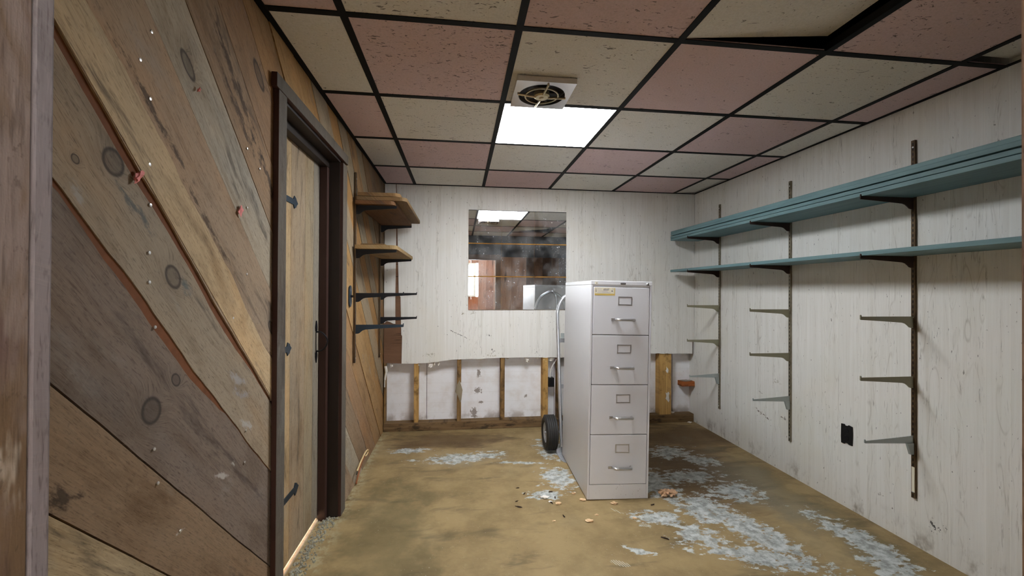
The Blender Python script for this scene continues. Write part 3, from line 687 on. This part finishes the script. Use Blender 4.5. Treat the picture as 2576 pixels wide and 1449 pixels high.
tube(hd, spline([(-.760, hy, 1.035), (-.735, hy, 1.032), (-.712, hy, 1.01), (-.703, hy, .985), (-.712, hy, .955), (-.735, hy, .935), (-.760, hy, .932)], 6), .0045, 8)
for zc, sg in ((1.060, 1), (.905, -1)):
    prism(hd, [(hy, zc + sg * .035), (hy - .013, zc), (hy - .009, zc - sg * .02), (hy, zc - sg * .026), (hy + .009, zc - sg * .02), (hy + .013, zc)], -.7630, -.7575, lambda a, b, d: Vector((d, a, b)))
box(hd, (-.7630, hy - .003, .925), (-.760, hy + .003, 1.04))
obj('door_handle', hd, M_darkiron, leaf)
bm = BM(); box(bm, (-.86, 1.72, .0005), (-.757, 2.45, .012))
obj('threshold', bm, M_thresh, d1, .002)
# crumbled edge of the slab along the threshold
bm = BM(); r = random.Random(11)
for k in range(420):
    y = r.uniform(1.72, 2.47); x0 = r.triangular(-.752, -.655, -.725); s = r.uniform(.0025, .0085)
    M = Matrix.Translation((x0, y, s * .45)) @ Euler((r.uniform(0, 3), r.uniform(0, 3), r.uniform(0, 3))).to_matrix().to_4x4() @ Matrix.Diagonal((s, s * r.uniform(.6, 1.2), s * .6, 1))
    bmesh.ops.create_icosphere(bm, subdivisions=1, radius=1.0, matrix=M)
o = obj('rubble', bm, M_rubble, kind='stuff'); tag(o, 'grey crumbled concrete along the foot of the plank door', 'rubble')

# ================================================================ THINGS
# ---- ceiling light
cl = thing('ceiling_light', 'square lit fluorescent ceiling panel beside the round exhaust fan', 'ceiling light', (LX[1] + .3048, TY[3] + .303, ZC))
a, b = .3048 - .0125, .303 - .0125
obj('diffuser', box(BM(), (-a, -b, .0004), (a, b, .004)), M_diff, cl)
obj('housing', box(BM(), (-.29, -.285, .0045), (.29, .285, .09)), M_white, cl)
# ---- exhaust fan
ef = thing('exhaust_fan', 'round-grilled metal exhaust fan in a square plate by the lit panel', 'fan', (.377, 1.968, ZC))
fx, fy = .134, .134
def ring_plate(bm, hx, hy, r, z0, z1, n=40):
    """square plate with a round hole"""
    for z, fl in ((z0, 0), (z1, 1)):
        ri = [bm.verts.new((r*math.cos(2*math.pi*k/n), r*math.sin(2*math.pi*k/n), z)) for k in range(n)]
        ro = []
        for k in range(n):
            c, s = math.cos(2*math.pi*k/n), math.sin(2*math.pi*k/n); m = max(abs(c)/hx, abs(s)/hy); ro.append(bm.verts.new((c/m, s/m, z)))
        if fl == 0: a0, b0 = ri, ro
        for k in range(n): bm.faces.new((ri[k], ri[(k+1) % n], ro[(k+1) % n], ro[k]))
    for k in range(n):
        bm.faces.new((a0[k], a0[(k+1) % n], ri[(k+1) % n], ri[k])); bm.faces.new((b0[k], b0[(k+1) % n], ro[(k+1) % n], ro[k]))
    return bm
obj('cover_plate', ring_plate(BM(), fx, fy, .109, -.026, -.002), M_steel, ef)
obj('duct', lathe(BM(), [(.108, -.0015), (.108, .0), (.0, .0005)][:2] + [(.001, .0006)], 40), M_blk, ef)
bm = BM()
lathe(bm, [(.074, -.030), (.080, -.030), (.080, -.024), (.074, -.024)], 40, closed=True)
obj('grille_ring', bm, M_gold, ef)
for k in range(4):
    c, s = math.cos(k * math.pi / 2 + .08), math.sin(k * math.pi / 2 + .08)
    bm = BM(); tube(bm, [(c * .030, s * .030, -.034), (c * .07, s * .07, -.031), (c * .116, s * .116, -.028)], .0052, 8)
    obj('spoke', bm, M_gold, ef)
obj('hub', lathe(BM(), [(.036, -.010), (.038, -.030), (.030, -.036), (.012, -.036), (.008, -.041), (.001, -.042)], 28), M_gold, ef, smooth=False)
for k in range(5):
    bm = BM(); A = 2 * math.pi * k / 5
    M = Matrix.Rotation(A, 4, 'Z') @ Matrix.Translation((.066, 0, -.010)) @ Matrix.Rotation(.5, 4, 'X'); box(bm, (-.027, -.018, -.001), (.027, .018, .001), M)
    obj('fan_blade', bm, plain('grey_fan_blade', S(70, 70, 74), .5, .3), ef)

# ---- mirror: nine mirror squares with two open rows of backing between them
mi = thing('mirror', 'square wall mirror made of nine speckled mirror tiles', 'mirror', (.077, YB, 1.084))
mw = .3015
obj('backing_board', box(BM(), (0.001, -.0045, .001), (.902, -.0005, .905)), M_ply, mi)
for r_, z0, z1 in ((0, .002, .2985), (1, .3085, .5985), (2, .6085, .907)):
    for c_ in range(3):
        obj('mirror_tile', box(BM(), (c_ * mw + .0004, -.0085, z0), (c_ * mw + mw - .0006, -.0046, z1)), M_mirror, mi)
for zz in (.299, .599):
    for c_ in range(3): obj('wooden_strip', box(BM(), (c_ * mw + .002 - (.003 if c_ == 0 else 0), -.009, zz), (c_ * mw + mw - .002 + (.004 if c_ == 2 else 0), -.0046, zz + .009)), M_ply, mi, .001)

# ---- filing cabinet
CW, CD, CH = .380, .712, 1.318
cab = thing('filing_cabinet', 'tall light grey four drawer metal filing cabinet standing on the floor', 'cabinet', (.955, 2.487, .0036), (0, math.radians(.95), math.radians(-1.7)))
hw = CW / 2
bm = BM()
box(bm, (-hw, .0, .0), (-hw + .012, CD, CH - .024)); box(bm, (hw - .012, 0, 0), (hw, CD, CH - .024)); box(bm, (-hw + .012, CD - .004, .012), (hw - .012, CD, CH - .024))
box(bm, (-hw - .0005, -.001, CH - .024), (hw + .0005, CD, CH)); box(bm, (-hw + .012, .0, .0), (hw - .012, .012, .088)); box(bm, (-hw + .012, .004, CH - .036), (hw - .012, .03, CH - .024))
body = obj('body', bm, M_cab, cab, .002)
obj('drawer_cavity', box(BM(), (-hw + .013, .012, .09), (hw - .013, CD - .006, CH - .037)), M_seam, body)
zs = [.0905, .3905, .6915, .9925, 1.2835]
for k in range(4):
    z0, z1 = zs[k], zs[k+1] - .0035
    dr = obj('drawer', box(BM(), (-hw + .0145, -.0005, z0), (hw - .0145, .0118, z1)), M_cabd, cab, .003)
    zc = z0 + .118 if k < 3 else z0 + .098; xc = .0
    zc = z1 - .195
    bm = BM(); hx0, hx1 = -.062 + .03, .065 + .012
    tube(bm, spline([(hx0, -.0005, zc), (hx0 + .002, -.018, zc), (hx0 + .012, -.027, zc), (.02, -.029, zc), (hx1 - .012, -.027, zc), (hx1 - .002, -.018, zc), (hx1, -.0005, zc)], 5), .0088, 10)
    obj('handle', bm, M_alu, dr, smooth=True)
    obj('thumb_latch', box(BM(), (hx0 - .031, -.006, zc - .008), (hx0 - .010, -.0007, zc + .008)), M_alu, dr, .0015)
    lh = BM(); zl = z1 - .082; xa, xb = -.022, .066
    for A, B in (((xa, zl + .020), (xb, zl + .0265)), ((xa, zl - .0265), (xb, zl - .020)), ((xa, zl - .020), (xa + .0065, zl + .020)), ((xb - .0065, zl - .020), (xb, zl + .020))): box(lh, (A[0], -.0020, A[1]), (B[0], -.0006, B[1]))
    obj('label_holder', lh, M_alu, dr, .0005)
    if k == 3:
        st_ = obj('sticker', box(BM(), (-.168, -.0013, z1 - .050), (-.042, -.0006, z1 - .004)), M_yell, dr)
        obj('sticker_paper', box(BM(), (-.166, -.0016, z1 - .0395), (-.047, -.00135, z1 - .0055)), M_label, st_)
        rn = random.Random(4)
        def ink(x0, x1, z, h=.0022, m=M_ink):
            bm = BM(); x = x0
            while x < x1:
                ww = rn.uniform(.002, .007); box(bm, (x, -.00175, z - h / 2), (min(x + ww, x1), -.00162, z + h / 2)); x += ww + .0014
            obj('print_line', bm, m, st_)
        for zz, q0, q1, hh in ((z1 - .010, -.112, -.078, .003), (z1 - .017, -.114, -.080, .004), (z1 - .0125, -.162, -.157, .004), (z1 - .020, -.162, -.157, .004), (z1 - .028, -.162, -.157, .004), (z1 - .0235, -.064, -.055, .006), (z1 - .011, -.058, -.052, .003)): ink(q0, q1, zz, hh)
        for zz, q0, q1 in ((z1 - .024, -.148, -.09), (z1 - .029, -.122, -.085), (z1 - .034, -.15, -.07), (z1 - .012, -.15, -.125)): ink(q0, q1, zz, .0016, M_inkv)
obj('badge', box(BM(), (-.008, -.0035, CH - .0195), (.024, -.0012, CH - .0105)), M_dgrey, body, .001)
bm = BM()
for q in range(5): box(bm, (-.005 + q * .0052, -.0039, CH - .017), (-.0015 + q * .0052, -.0036, CH - .013))
obj('badge_lettering', bm, M_alu, body)
obj('lock', lathe(BM(), [(.0095, 0), (.0095, .008), (.006, .011), (.001, .011)], 20, Matrix.Translation((.160, -.001, CH - .017)) @ Matrix.Rotation(math.pi / 2, 4, 'X')), M_alu, body, smooth=False)
obj('keyhole', box(BM(), (.1585, -.0128, CH - .021), (.1615, -.0121, CH - .013)), M_blk, body)
obj('paper_tag', box(BM(), (-.168, -.0018, CH - .0225), (-.150, -.0012, CH - .007)), M_label, body)
obj('tag_mark', box(BM(), (-.158, -.0021, CH - .018), (-.154, -.0019, CH - .012)), M_ink, body)

# ---- hand truck behind the cabinet
ht = thing('hand_truck', 'metal loop-handled hand truck with black tyres behind the filing cabinet', 'hand truck', (.94, 3.30, 0))
def HT(x, y, z): return (x - .94, y - 3.30, z)
lx, rx_ = .792, 1.088
pts = [(lx + .006, 3.262, .035), (lx, 3.275, .20), (lx - .004, 3.32, .60), (lx - .006, 3.375, 1.02), (lx + .000, 3.39, 1.10), (lx + .028, 3.400, 1.175), (lx + .08, 3.408, 1.225), (.94, 3.412, 1.248), (rx_ - .08, 3.408, 1.225), (rx_ - .028, 3.400, 1.175), (rx_, 3.39, 1.10), (rx_ + .006, 3.375, 1.02), (rx_ + .004, 3.32, .60), (rx_, 3.275, .20), (rx_ - .006, 3.262, .035)]
obj('frame', tube(BM(), [HT(*p) for p in spline(pts, 6)], .0135, 12), M_galv, ht, smooth=True)
pts = [(.952, 3.424, 1.250), (.965, 3.444, 1.238), (.978, 3.462, 1.20), (.984, 3.468, 1.12), (.982, 3.455, 1.0), (.96, 3.41, .90), (.94, 3.385, .865)]
obj('grab_handle', tube(BM(), [HT(*p) for p in spline(pts, 6)], .0125, 12), M_galv, ht, smooth=True)
for z, y in ((.86, 3.372), (.50, 3.325), (.22, 3.292)):
    obj('crossbar', box(BM(), HT(lx + .010, y - .004, z - .016), HT(rx_ - .010, y + .004, z + .016)), M_galv, ht, .001)
obj('spacer_clip', box(BM(), HT(lx + .012, 3.335, .880), HT(lx + .040, 3.341, .922)), M_bk_pale, ht)
obj('axle', tube(BM(), [HT(.675, 3.335, .136), HT(1.225, 3.335, .136)], .009, 10), M_galv, ht)
for x_, sd in ((.718, -1), (1.172, 1)):
    M = Matrix.Translation(HT(x_, 3.335, .136)) @ Matrix.Rotation(math.pi / 2, 4, 'Y')
    prof = [(.078, -.040), (.098, -.047), (.118, -.046), (.130, -.038)]
    for k in range(5):
        z_ = -.032 + .016 * k
        prof += [(.1345, z_ - .0055), (.1355, z_ + .0), (.1345, z_ + .0055)] + ([(.1305, z_ + .0075), (.1305, z_ + .0085)] if k < 4 else [])
    prof += [(.130, .038), (.118, .046), (.098, .047), (.078, .040)]
    wh = obj('wheel', lathe(BM(), prof, 48, M, closed=True), M_tyre, ht, smooth=False)
    obj('rim', lathe(BM(), [(.012, -.030), (.030, -.032), (.046, -.018), (.070, -.020), (.0775, -.038), (.0775, .038), (.070, .020), (.046, .018), (.030, .032), (.012, .030)], 36, M, closed=True), M_rim, wh, smooth=False)
obj('axle_bracket', box(BM(), HT(.764, 3.300, .09), HT(.774, 3.348, .20)), M_bk_pale, ht, .001)
obj('axle_bracket', box(BM(), HT(1.106, 3.300, .09), HT(1.116, 3.348, .20)), M_bk_pale, ht, .001)
tpz = BM(); prism(tpz, [(.752, 3.245), (.752, 3.11), (.765, 3.07), (.785, 3.055), (.795, 3.055), (.795, 3.245)], .001, .004, lambda a, b, d: Vector(HT(a, b, d)))
prism(tpz, [(.752, .001), (.812, .001), (.812, .06), (.752, .03)], 3.245, 3.249, lambda a, b, d: Vector(HT(a, d, b)))
obj('toe_plate', tpz, M_galv, ht)

# ---- right-hand shelf rails and brackets
def bracket_profile(L):
    p = [(0, 0), (L - .006, 0), (L - .006, .006), (L - .002, .009), (L, .006), (L, -.012), (L - .004, -.016)]
    p += [(L * .75, -.020), (.085, -.029), (.060, -.031), (.044, -.036), (.032, -.045), (.022, -.054), (.012, -.057), (0, -.057)]
    return p
def bracket_profile_b(L):
    return [(0, .0), (L - .006, -.016), (L - .006, -.010), (L - .002, -.008), (L, -.011), (L, -.024), (L - .004, -.027), (.045, -.036), (0, -.036)]
def bracket(name, x, y, z, L, m, label, group, side, kind='a', foot=None):
    bm = BM(); prof = bracket_profile(L) if kind == 'a' else bracket_profile_b(L)
    sgn = -1 if side == 'r' else 1
    o = thing(name, label, 'shelf bracket', (x, y, z), group=group)
    prism(bm, prof, -.0022, .0022, lambda a, b, d: Vector((sgn * a, d, b)))
    obj('arm', bm, m, o)
    bm = BM()
    if kind == 'b':
        prism(bm, [(0, -.0365), (.036, -.0365), (.018, -.092), (0, -.092)], -.006, .006, lambda a, b, d: Vector((sgn * a, d, b)))
        obj('foot', bm, m, o)
    else:
        box(bm, (min(0, sgn * .0), -.001, -.05), (sgn * .001, .001, -.01)) if False else None
        bm.free()
    return o
RY = [1.869, 2.672, 3.473]; rname = ['nearest', 'middle', 'far']
rd = .012
for y, nm_ in zip(RY, rname):
    t = thing('shelf_rail', {'nearest': 'slotted metal shelf rail nearest the viewer on the white right wall', 'middle': 'slotted metal shelf rail in the middle of the white right wall', 'far': 'slotted metal shelf rail closest to the back corner on the right wall'}[nm_], 'shelf rail', (XR, y, .238), group='shelf rails on the right wall')
    bm = BM(); box(bm, (-rd, -.0095, 0), (-.0003, .0095, 1.785)); obj('channel', bm, M_raild if nm_ == 'nearest' else M_rail, t, .0015)
    for zz in (.03, .90, 1.75): obj('screw', lathe(BM(), [(.0042, 0), (.0036, .0018), (.001, .002)], 10, Matrix.Translation((-rd - .0002, 0, zz)) @ Matrix.Rotation(-math.pi / 2, 4, 'Y')), M_nail, t)
    if nm_ == 'nearest': obj('price_sticker', box(BM(), (-rd - .0008, -.008, .03), (-rd - .0002, .006, .155)), M_label, t)
ordn = ['topmost', 'second', 'third', 'fourth', 'lowest']
for y, nm_ in zip(RY, rname):
    for k, z in enumerate((1.735, 1.442, 1.142, .843, .548)):
        kind = 'b' if k == 4 else 'a'
        m = M_bk_dark if k < 2 else (M_bk_pale if k == 4 else M_bk_grey)
        lb = {0: 'dark shelf bracket under the thick blue shelf stack on the %s right-hand rail', 1: 'dark shelf bracket under the single blue shelf on the %s right-hand rail', 2: 'empty olive grey bracket just below the blue shelves on the %s right-hand rail', 3: 'empty olive grey bracket, fourth from the top of the %s right-hand rail', 4: 'pale wedge-shaped bracket lowest on the %s right-hand rail'}[k] % nm_
        if nm_ == 'far' and k == 4: m = M_bk_pale
        bracket('shelf_bracket', XR - rd - .0004, y, z, .295 if kind == 'a' else .272, m, lb, 'brackets on the right wall', 'r', kind)
def blue_board(z0, th, x0, y0, y1, label):
    o = obj('wall_shelf', box(BM(), (x0, y0, z0), (XR - rd - .002, y1, z0 + th)), M_blue, bevel=.0015); tag(o, label, 'shelf', 'blue shelves on the right wall'); return o
z = 1.7355
x0 = 1.966
blue_board(z, .0200, x0, 1.10, 3.795, 'long blue shelf board at the bottom of the thick stack on the right wall'); z += .0228
blue_board(z, .0195, x0 + .002, 1.08, 3.800, 'long blue shelf board second from the bottom of the stacked four'); z += .0250
blue_board(z, .0195, x0 - .001, 1.12, 3.790, 'long blue shelf board second from the top of the stacked four'); z += .0199
blue_board(z, .0195, x0 + .003, 1.10, 3.798, 'long blue shelf board on top of the stack along the right wall')
blue_board(1.4425, .0205, x0, 1.10, 3.80, 'single blue shelf below the stack along the right wall')

# ---- left-hand rails, brackets, shelves
for y, lb in ((2.81, 'dark slotted shelf rail nearer the plank door on the left wall'), (3.66, 'dark slotted shelf rail next to the back corner on the left wall')):
    t = thing('shelf_rail', lb, 'shelf rail', (XL, y, .797 if y < 3 else .70), group='shelf rails on the left wall')
    obj('channel', box(BM(), (.0005, -.0095, 0), (rd, .0095, 1.21 if y < 3 else 1.30)), M_raild, t, .0015)
    for zz in (.03, 1.17): obj('screw', lathe(BM(), [(.0042, 0), (.0036, .0018), (.001, .002)], 10, Matrix.Translation((rd + .0002, 0, zz)) @ Matrix.Rotation(math.pi / 2, 4, 'Y')), M_nail, t)
for y, nm_, zz in ((2.81, 'near', (1.800, 1.519, 1.241, 1.039)), (3.66, 'far', (1.800, 1.519, 1.236, 1.035))):
    for k, z in enumerate(zz):
        lb = {0: 'black bracket under the stacked wooden shelves on the %s left-hand rail', 1: 'black bracket under the lower wooden shelf on the %s left-hand rail', 2: 'empty black bracket below the wooden shelves on the %s left-hand rail', 3: 'empty bracket lowest on the %s left-hand rail, by the plank wall'}[k] % nm_
        m = M_iron if (k == 3 and nm_ == 'near') else M_bk_slate
        bracket('shelf_bracket', XL + rd + .0004, y, z, .250 if k < 2 else .298, m, lb, 'brackets on the left wall', 'l')
def wood_shelf(x0, x1, y0, y1, z0, th, tint, pid, label, rad=.04):
    pts = [(x0, y0)]
    for k in range(6):
        A = -math.pi / 2 + k * math.pi / 10; pts.append((x1 - rad + rad * math.cos(A), y0 + rad + rad * math.sin(A)))
    for k in range(6):
        A = k * math.pi / 10; pts.append((x1 - rad * .4 + rad * .4 * math.cos(A), y1 - rad * .4 + rad * .4 * math.sin(A)))
    pts.append((x0, y1)); bm = BM(); tl = bm.faces.layers.float_color.new('tint'); pl = bm.faces.layers.float.new('pid')
    for f in prism(bm, pts, z0, z0 + th, lambda a, b, d: Vector((a, b, d))): f[tl] = tint; f[pl] = pid
    o = obj('wall_shelf', bm, M_shelf, bevel=.0015); return tag(o, label, 'shelf', 'wooden shelves on the left wall')
sx = XL + rd + .002
wt = S(118, 94, 64)
wood_shelf(sx, -.408, 2.765, 3.70, 1.8005, .024, S(110, 78, 50), 101, 'bottom board of three stacked wooden shelves on the left wall')
wood_shelf(sx + .004, -.340, 2.775, 3.715, 1.8275, .024, wt, 102, 'middle, widest board of three stacked wooden shelves on the left wall')
wood_shelf(sx + .008, -.383, 2.785, 3.70, 1.8555, .024, S(126, 98, 64), 103, 'top board of three stacked wooden shelves on the left wall')
wood_shelf(sx, -.398, 2.765, 3.705, 1.5195, .025, S(154, 128, 88), 104, 'lower wooden shelf below the stacked three on the left wall')
wood_shelf(sx + .030, -.474, 2.790, 3.60, 1.545, .010, wt, 105, 'thin narrow wooden board lying on the lower left-hand shelf', .01)

# ---- switch, outlets, junction box
sw = thing('light_switch', 'slim black rounded switch plate between plank door and left shelf rail', 'light switch', (XL + .0005, 2.705, 1.222))
pts = [(.030 * math.cos(a), .034 * math.sin(a) + .032) for a in [k * math.pi / 8 for k in range(9)]] + [(.030 * math.cos(a), .034 * math.sin(a) - .032) for a in [math.pi + k * math.pi / 8 for k in range(9)]]
bm = BM(); prism(bm, pts, 0, .006, lambda a, b, d: Vector((d, a, b))); obj('plate', bm, M_iron, sw, .001)
obj('toggle', box(BM(), (.0062, -.004, -.008), (.019, .004, .006)), M_darkiron, sw, .001)
ou = thing('wall_outlet', 'bare black wall outlet between two rails on the white right wall', 'outlet', (XR, 2.243, .428))
bm = BM(); prism(bm, [(-.036, -.055), (-.012, -.055), (-.008, -.050), (.008, -.050), (.014, -.058), (.036, -.058), (.038, -.02), (.036, .055), (.016, .057), (.010, .050), (-.006, .052), (-.012, .058), (-.036, .054), (-.038, .01)], -.006, -.0003, lambda a, b, d: Vector((d, a, b)))
obj('plate', bm, M_outlet, ou, .001)
for zz in (-.021, .021): obj('socket', lathe(BM(), [(.016, 0), (.015, .002), (.001, .0022)], 20, Matrix.Translation((-.0062, 0, zz)) @ Matrix.Rotation(-math.pi / 2, 4, 'Y')), M_darkiron, ou)
jb = thing('junction_box', 'black electrical box with cable on the stud left of the cabinet', 'electrical box', (.848, YB + .03, .41))
obj('box_body', box(BM(), (-.026, -.028, -.042), (.026, .03, .042)), M_outlet, jb, .003)
obj('outlet_face', box(BM(), (-.016, -.0315, -.032), (.016, -.0285, .032)), M_darkiron, jb, .002)
obj('cable', tube(BM(), spline([(-.004, .0, .043), (-.004, .0, .09), (.012, .0, .14), (.045, .01, .19), (.07, .015, .225)]), .006, 8), M_white, jb, smooth=True)
wbk = thing('wood_block', 'orange wood block jutting from the right corner inside the open back wall', 'wood block', (2.193, YB + .022, .368))
obj('block', box(BM(), (-.066, -.03, -.023), (.0645, .055, .023)), M_block, wbk, .002)
obj('dust_crust', scrap(BM(), (0.0, .01, .0275), (.05, .03, .004), 91), plain('grey_dust_crust', S(160, 150, 136), .9), wbk)

# ---- cable stub at the foot of the plank wall
cb = thing('cable_stub', 'hooked cream cable end curling out at the foot of the plank wall', 'cable', (XL, 2.9, 0))
obj('cream_sheath', tube(BM(), spline([(.030, -.10, .115), (.030, 0.0, .135), (.030, .13, .145), (.028, .22, .130), (.024, .245, .108), (.020, .22, .095), (.018, .17, .105)]), .0055, 8), M_cable, cb, smooth=True)
obj('bare_end', tube(BM(), [(.030, -.10, .115), (.030, -.125, .103)], .003, 6), M_blk, cb)
obj('copper_sheath', tube(BM(), spline([(.018, .17, .105), (.014, .09, .09), (.012, .02, .05), (.010, -.04, .008)]), .005, 8), M_copper, cb, smooth=True)

# ---- pink scraps on the planks
for (y, z, s, lb) in ((.973, 1.494, .013, 'pink flagging scrap beside the ring knot on the plank wall'), (1.389, 1.501, .015, 'pink flagging scrap on the plank seam left of the door'), (1.175, 1.770, .006, 'tiny pink scrap below the high dark knot on the plank wall')):
    o = obj('flagging_scrap', scrap(BM(), (0, 0, 0), (.003, s * .55, s * 1.25), int(y * 100)), M_pink, loc=(XL + .003, y, z)); o.rotation_euler = (math.radians(-35), 0, 0)
    tag(o, lb, 'scrap', 'pink scraps on the plank wall')

# ---- floor litter
def leafmesh(s, seed):
    r = random.Random(seed); bm = BM(); n = 44
    for lay in range(3):
        ox, oy = r.uniform(-.2, .2) * s, r.uniform(-.15, .15) * s; ph = r.uniform(0, 6)
        rim = []; c = bm.verts.new((ox, oy, .010 + .006 * lay)); mid = []
        for k in range(n):
            a = 2 * math.pi * k / n; rad = s * (.50 + .26 * abs(math.sin(2.5 * a + ph)) + r.uniform(-.10, .12)) * (.9 - .12 * lay)
            rim.append(bm.verts.new((ox + rad * math.cos(a) * 1.15, oy + rad * math.sin(a) * .8, .003 + .006 * lay + r.uniform(0, .020))))
            mid.append(bm.verts.new((ox + .5 * rad * math.cos(a) * 1.15, oy + .5 * rad * math.sin(a) * .8, .008 + .006 * lay + r.uniform(0, .012))))
        for k in range(n):
            bm.faces.new((c, mid[k], mid[(k+1) % n])); bm.faces.new((mid[k], rim[k], rim[(k+1) % n], mid[(k+1) % n]))
    return bm
o = obj('dry_leaf', leafmesh(.075, 5), M_leaf, loc=(1.28, 2.50, .0)); so = o.modifiers.new('thickness', 'SOLIDIFY'); so.thickness = .0015
tag(o, 'crumpled tan dry leaf on the floor right of the filing cabinet', 'leaf')
crumbs = [(.917, 2.440, .018, 'tan crumb on the floor touching the middle of the cabinet front'), (.742, 2.500, .018, 'tan crumb against the lower left corner of the cabinet'), (.709, 2.585, .014, 'tan curl on the floor left of the cabinet side'),
          (.587, 2.475, .018, 'flat tan flake on the floor left of the cabinet corner'), (.519, 2.291, .009, 'small round tan crumb, leftmost on the open floor'), (.710, 2.269, .018, 'larger tan crumb in front of the cabinet on the open floor'), (.772, 2.328, .010, 'small tan crumb just behind the larger crumb before the cabinet'), (.968, 2.268, .012, 'tan crumb in front of the right half of the cabinet, by pale scratches')]
for i, (x, y, s, lb) in enumerate(crumbs):
    o = obj('foam_crumb', scrap(BM(), (0, 0, s * .32), (s, s * .62, s * .34), 200 + i), M_foamchip, loc=(x, y, 0)); tag(o, lb, 'crumb', 'tan crumbs around the cabinet')
twigs = [(.572, 2.627, .014, .1, 'dark bit of debris on the grey patch left of the cabinet'), (.583, 2.55, .014, 1.4, 'dark upright bit below the white fleck left of the cabinet'), (.548, 2.49, .016, 1.9, 'dark oval bit nearest the flat tan flake'), (.584, 2.335, .013, 1.8, 'short dark twig between two tan crumbs on the floor'), (.348, 2.465, .018, -.5, 'dark slanted twig, leftmost on the open floor'), (.345, 2.53, .010, .5, 'small dark chip just behind the leftmost twig'), (.405, 2.62, .012, .9, 'forked dark twig on the tan floor left of the grey patch'), (.375, 2.70, .010, .0, 'thin dark sliver farthest back on the left floor'), (1.045, 2.07, .022, -.7, 'brown twig lying right of the pale hatched scratches'), (1.136, 2.399, .012, .0, 'dark sliver beside the dry leaf, off the cabinet corner')]
for i, (x, y, s, a, lb) in enumerate(twigs):
    o = obj('twig', scrap(BM(), (0, 0, .003), (s, s * .26, .003), 300 + i), M_twig, loc=(x, y, 0)); o.rotation_euler = (0, 0, a); tag(o, lb, 'debris', 'dark bits on the floor')
for i, (x, y, s, lb) in enumerate(((.520, 2.555, .020, 'white plaster fleck on the floor left of the cabinet'), (.545, 2.505, .010, 'small white plaster fleck in front of the larger white fleck'), (2.20, YB - .02, .018, 'white plaster crumb on the floor in the right back corner'), (2.06, YB + .058, .020, 'white plaster flake at the foot of the right foam joint'))):
    zz = .0765 if y > YB + .03 else 0
    o = obj('plaster_fleck', scrap(BM(), (0, 0, s * .3), (s, s * .7, s * .3), 400 + i), M_white, loc=(x, y, zz)); tag(o, lb, 'plaster fleck', 'white plaster flecks')
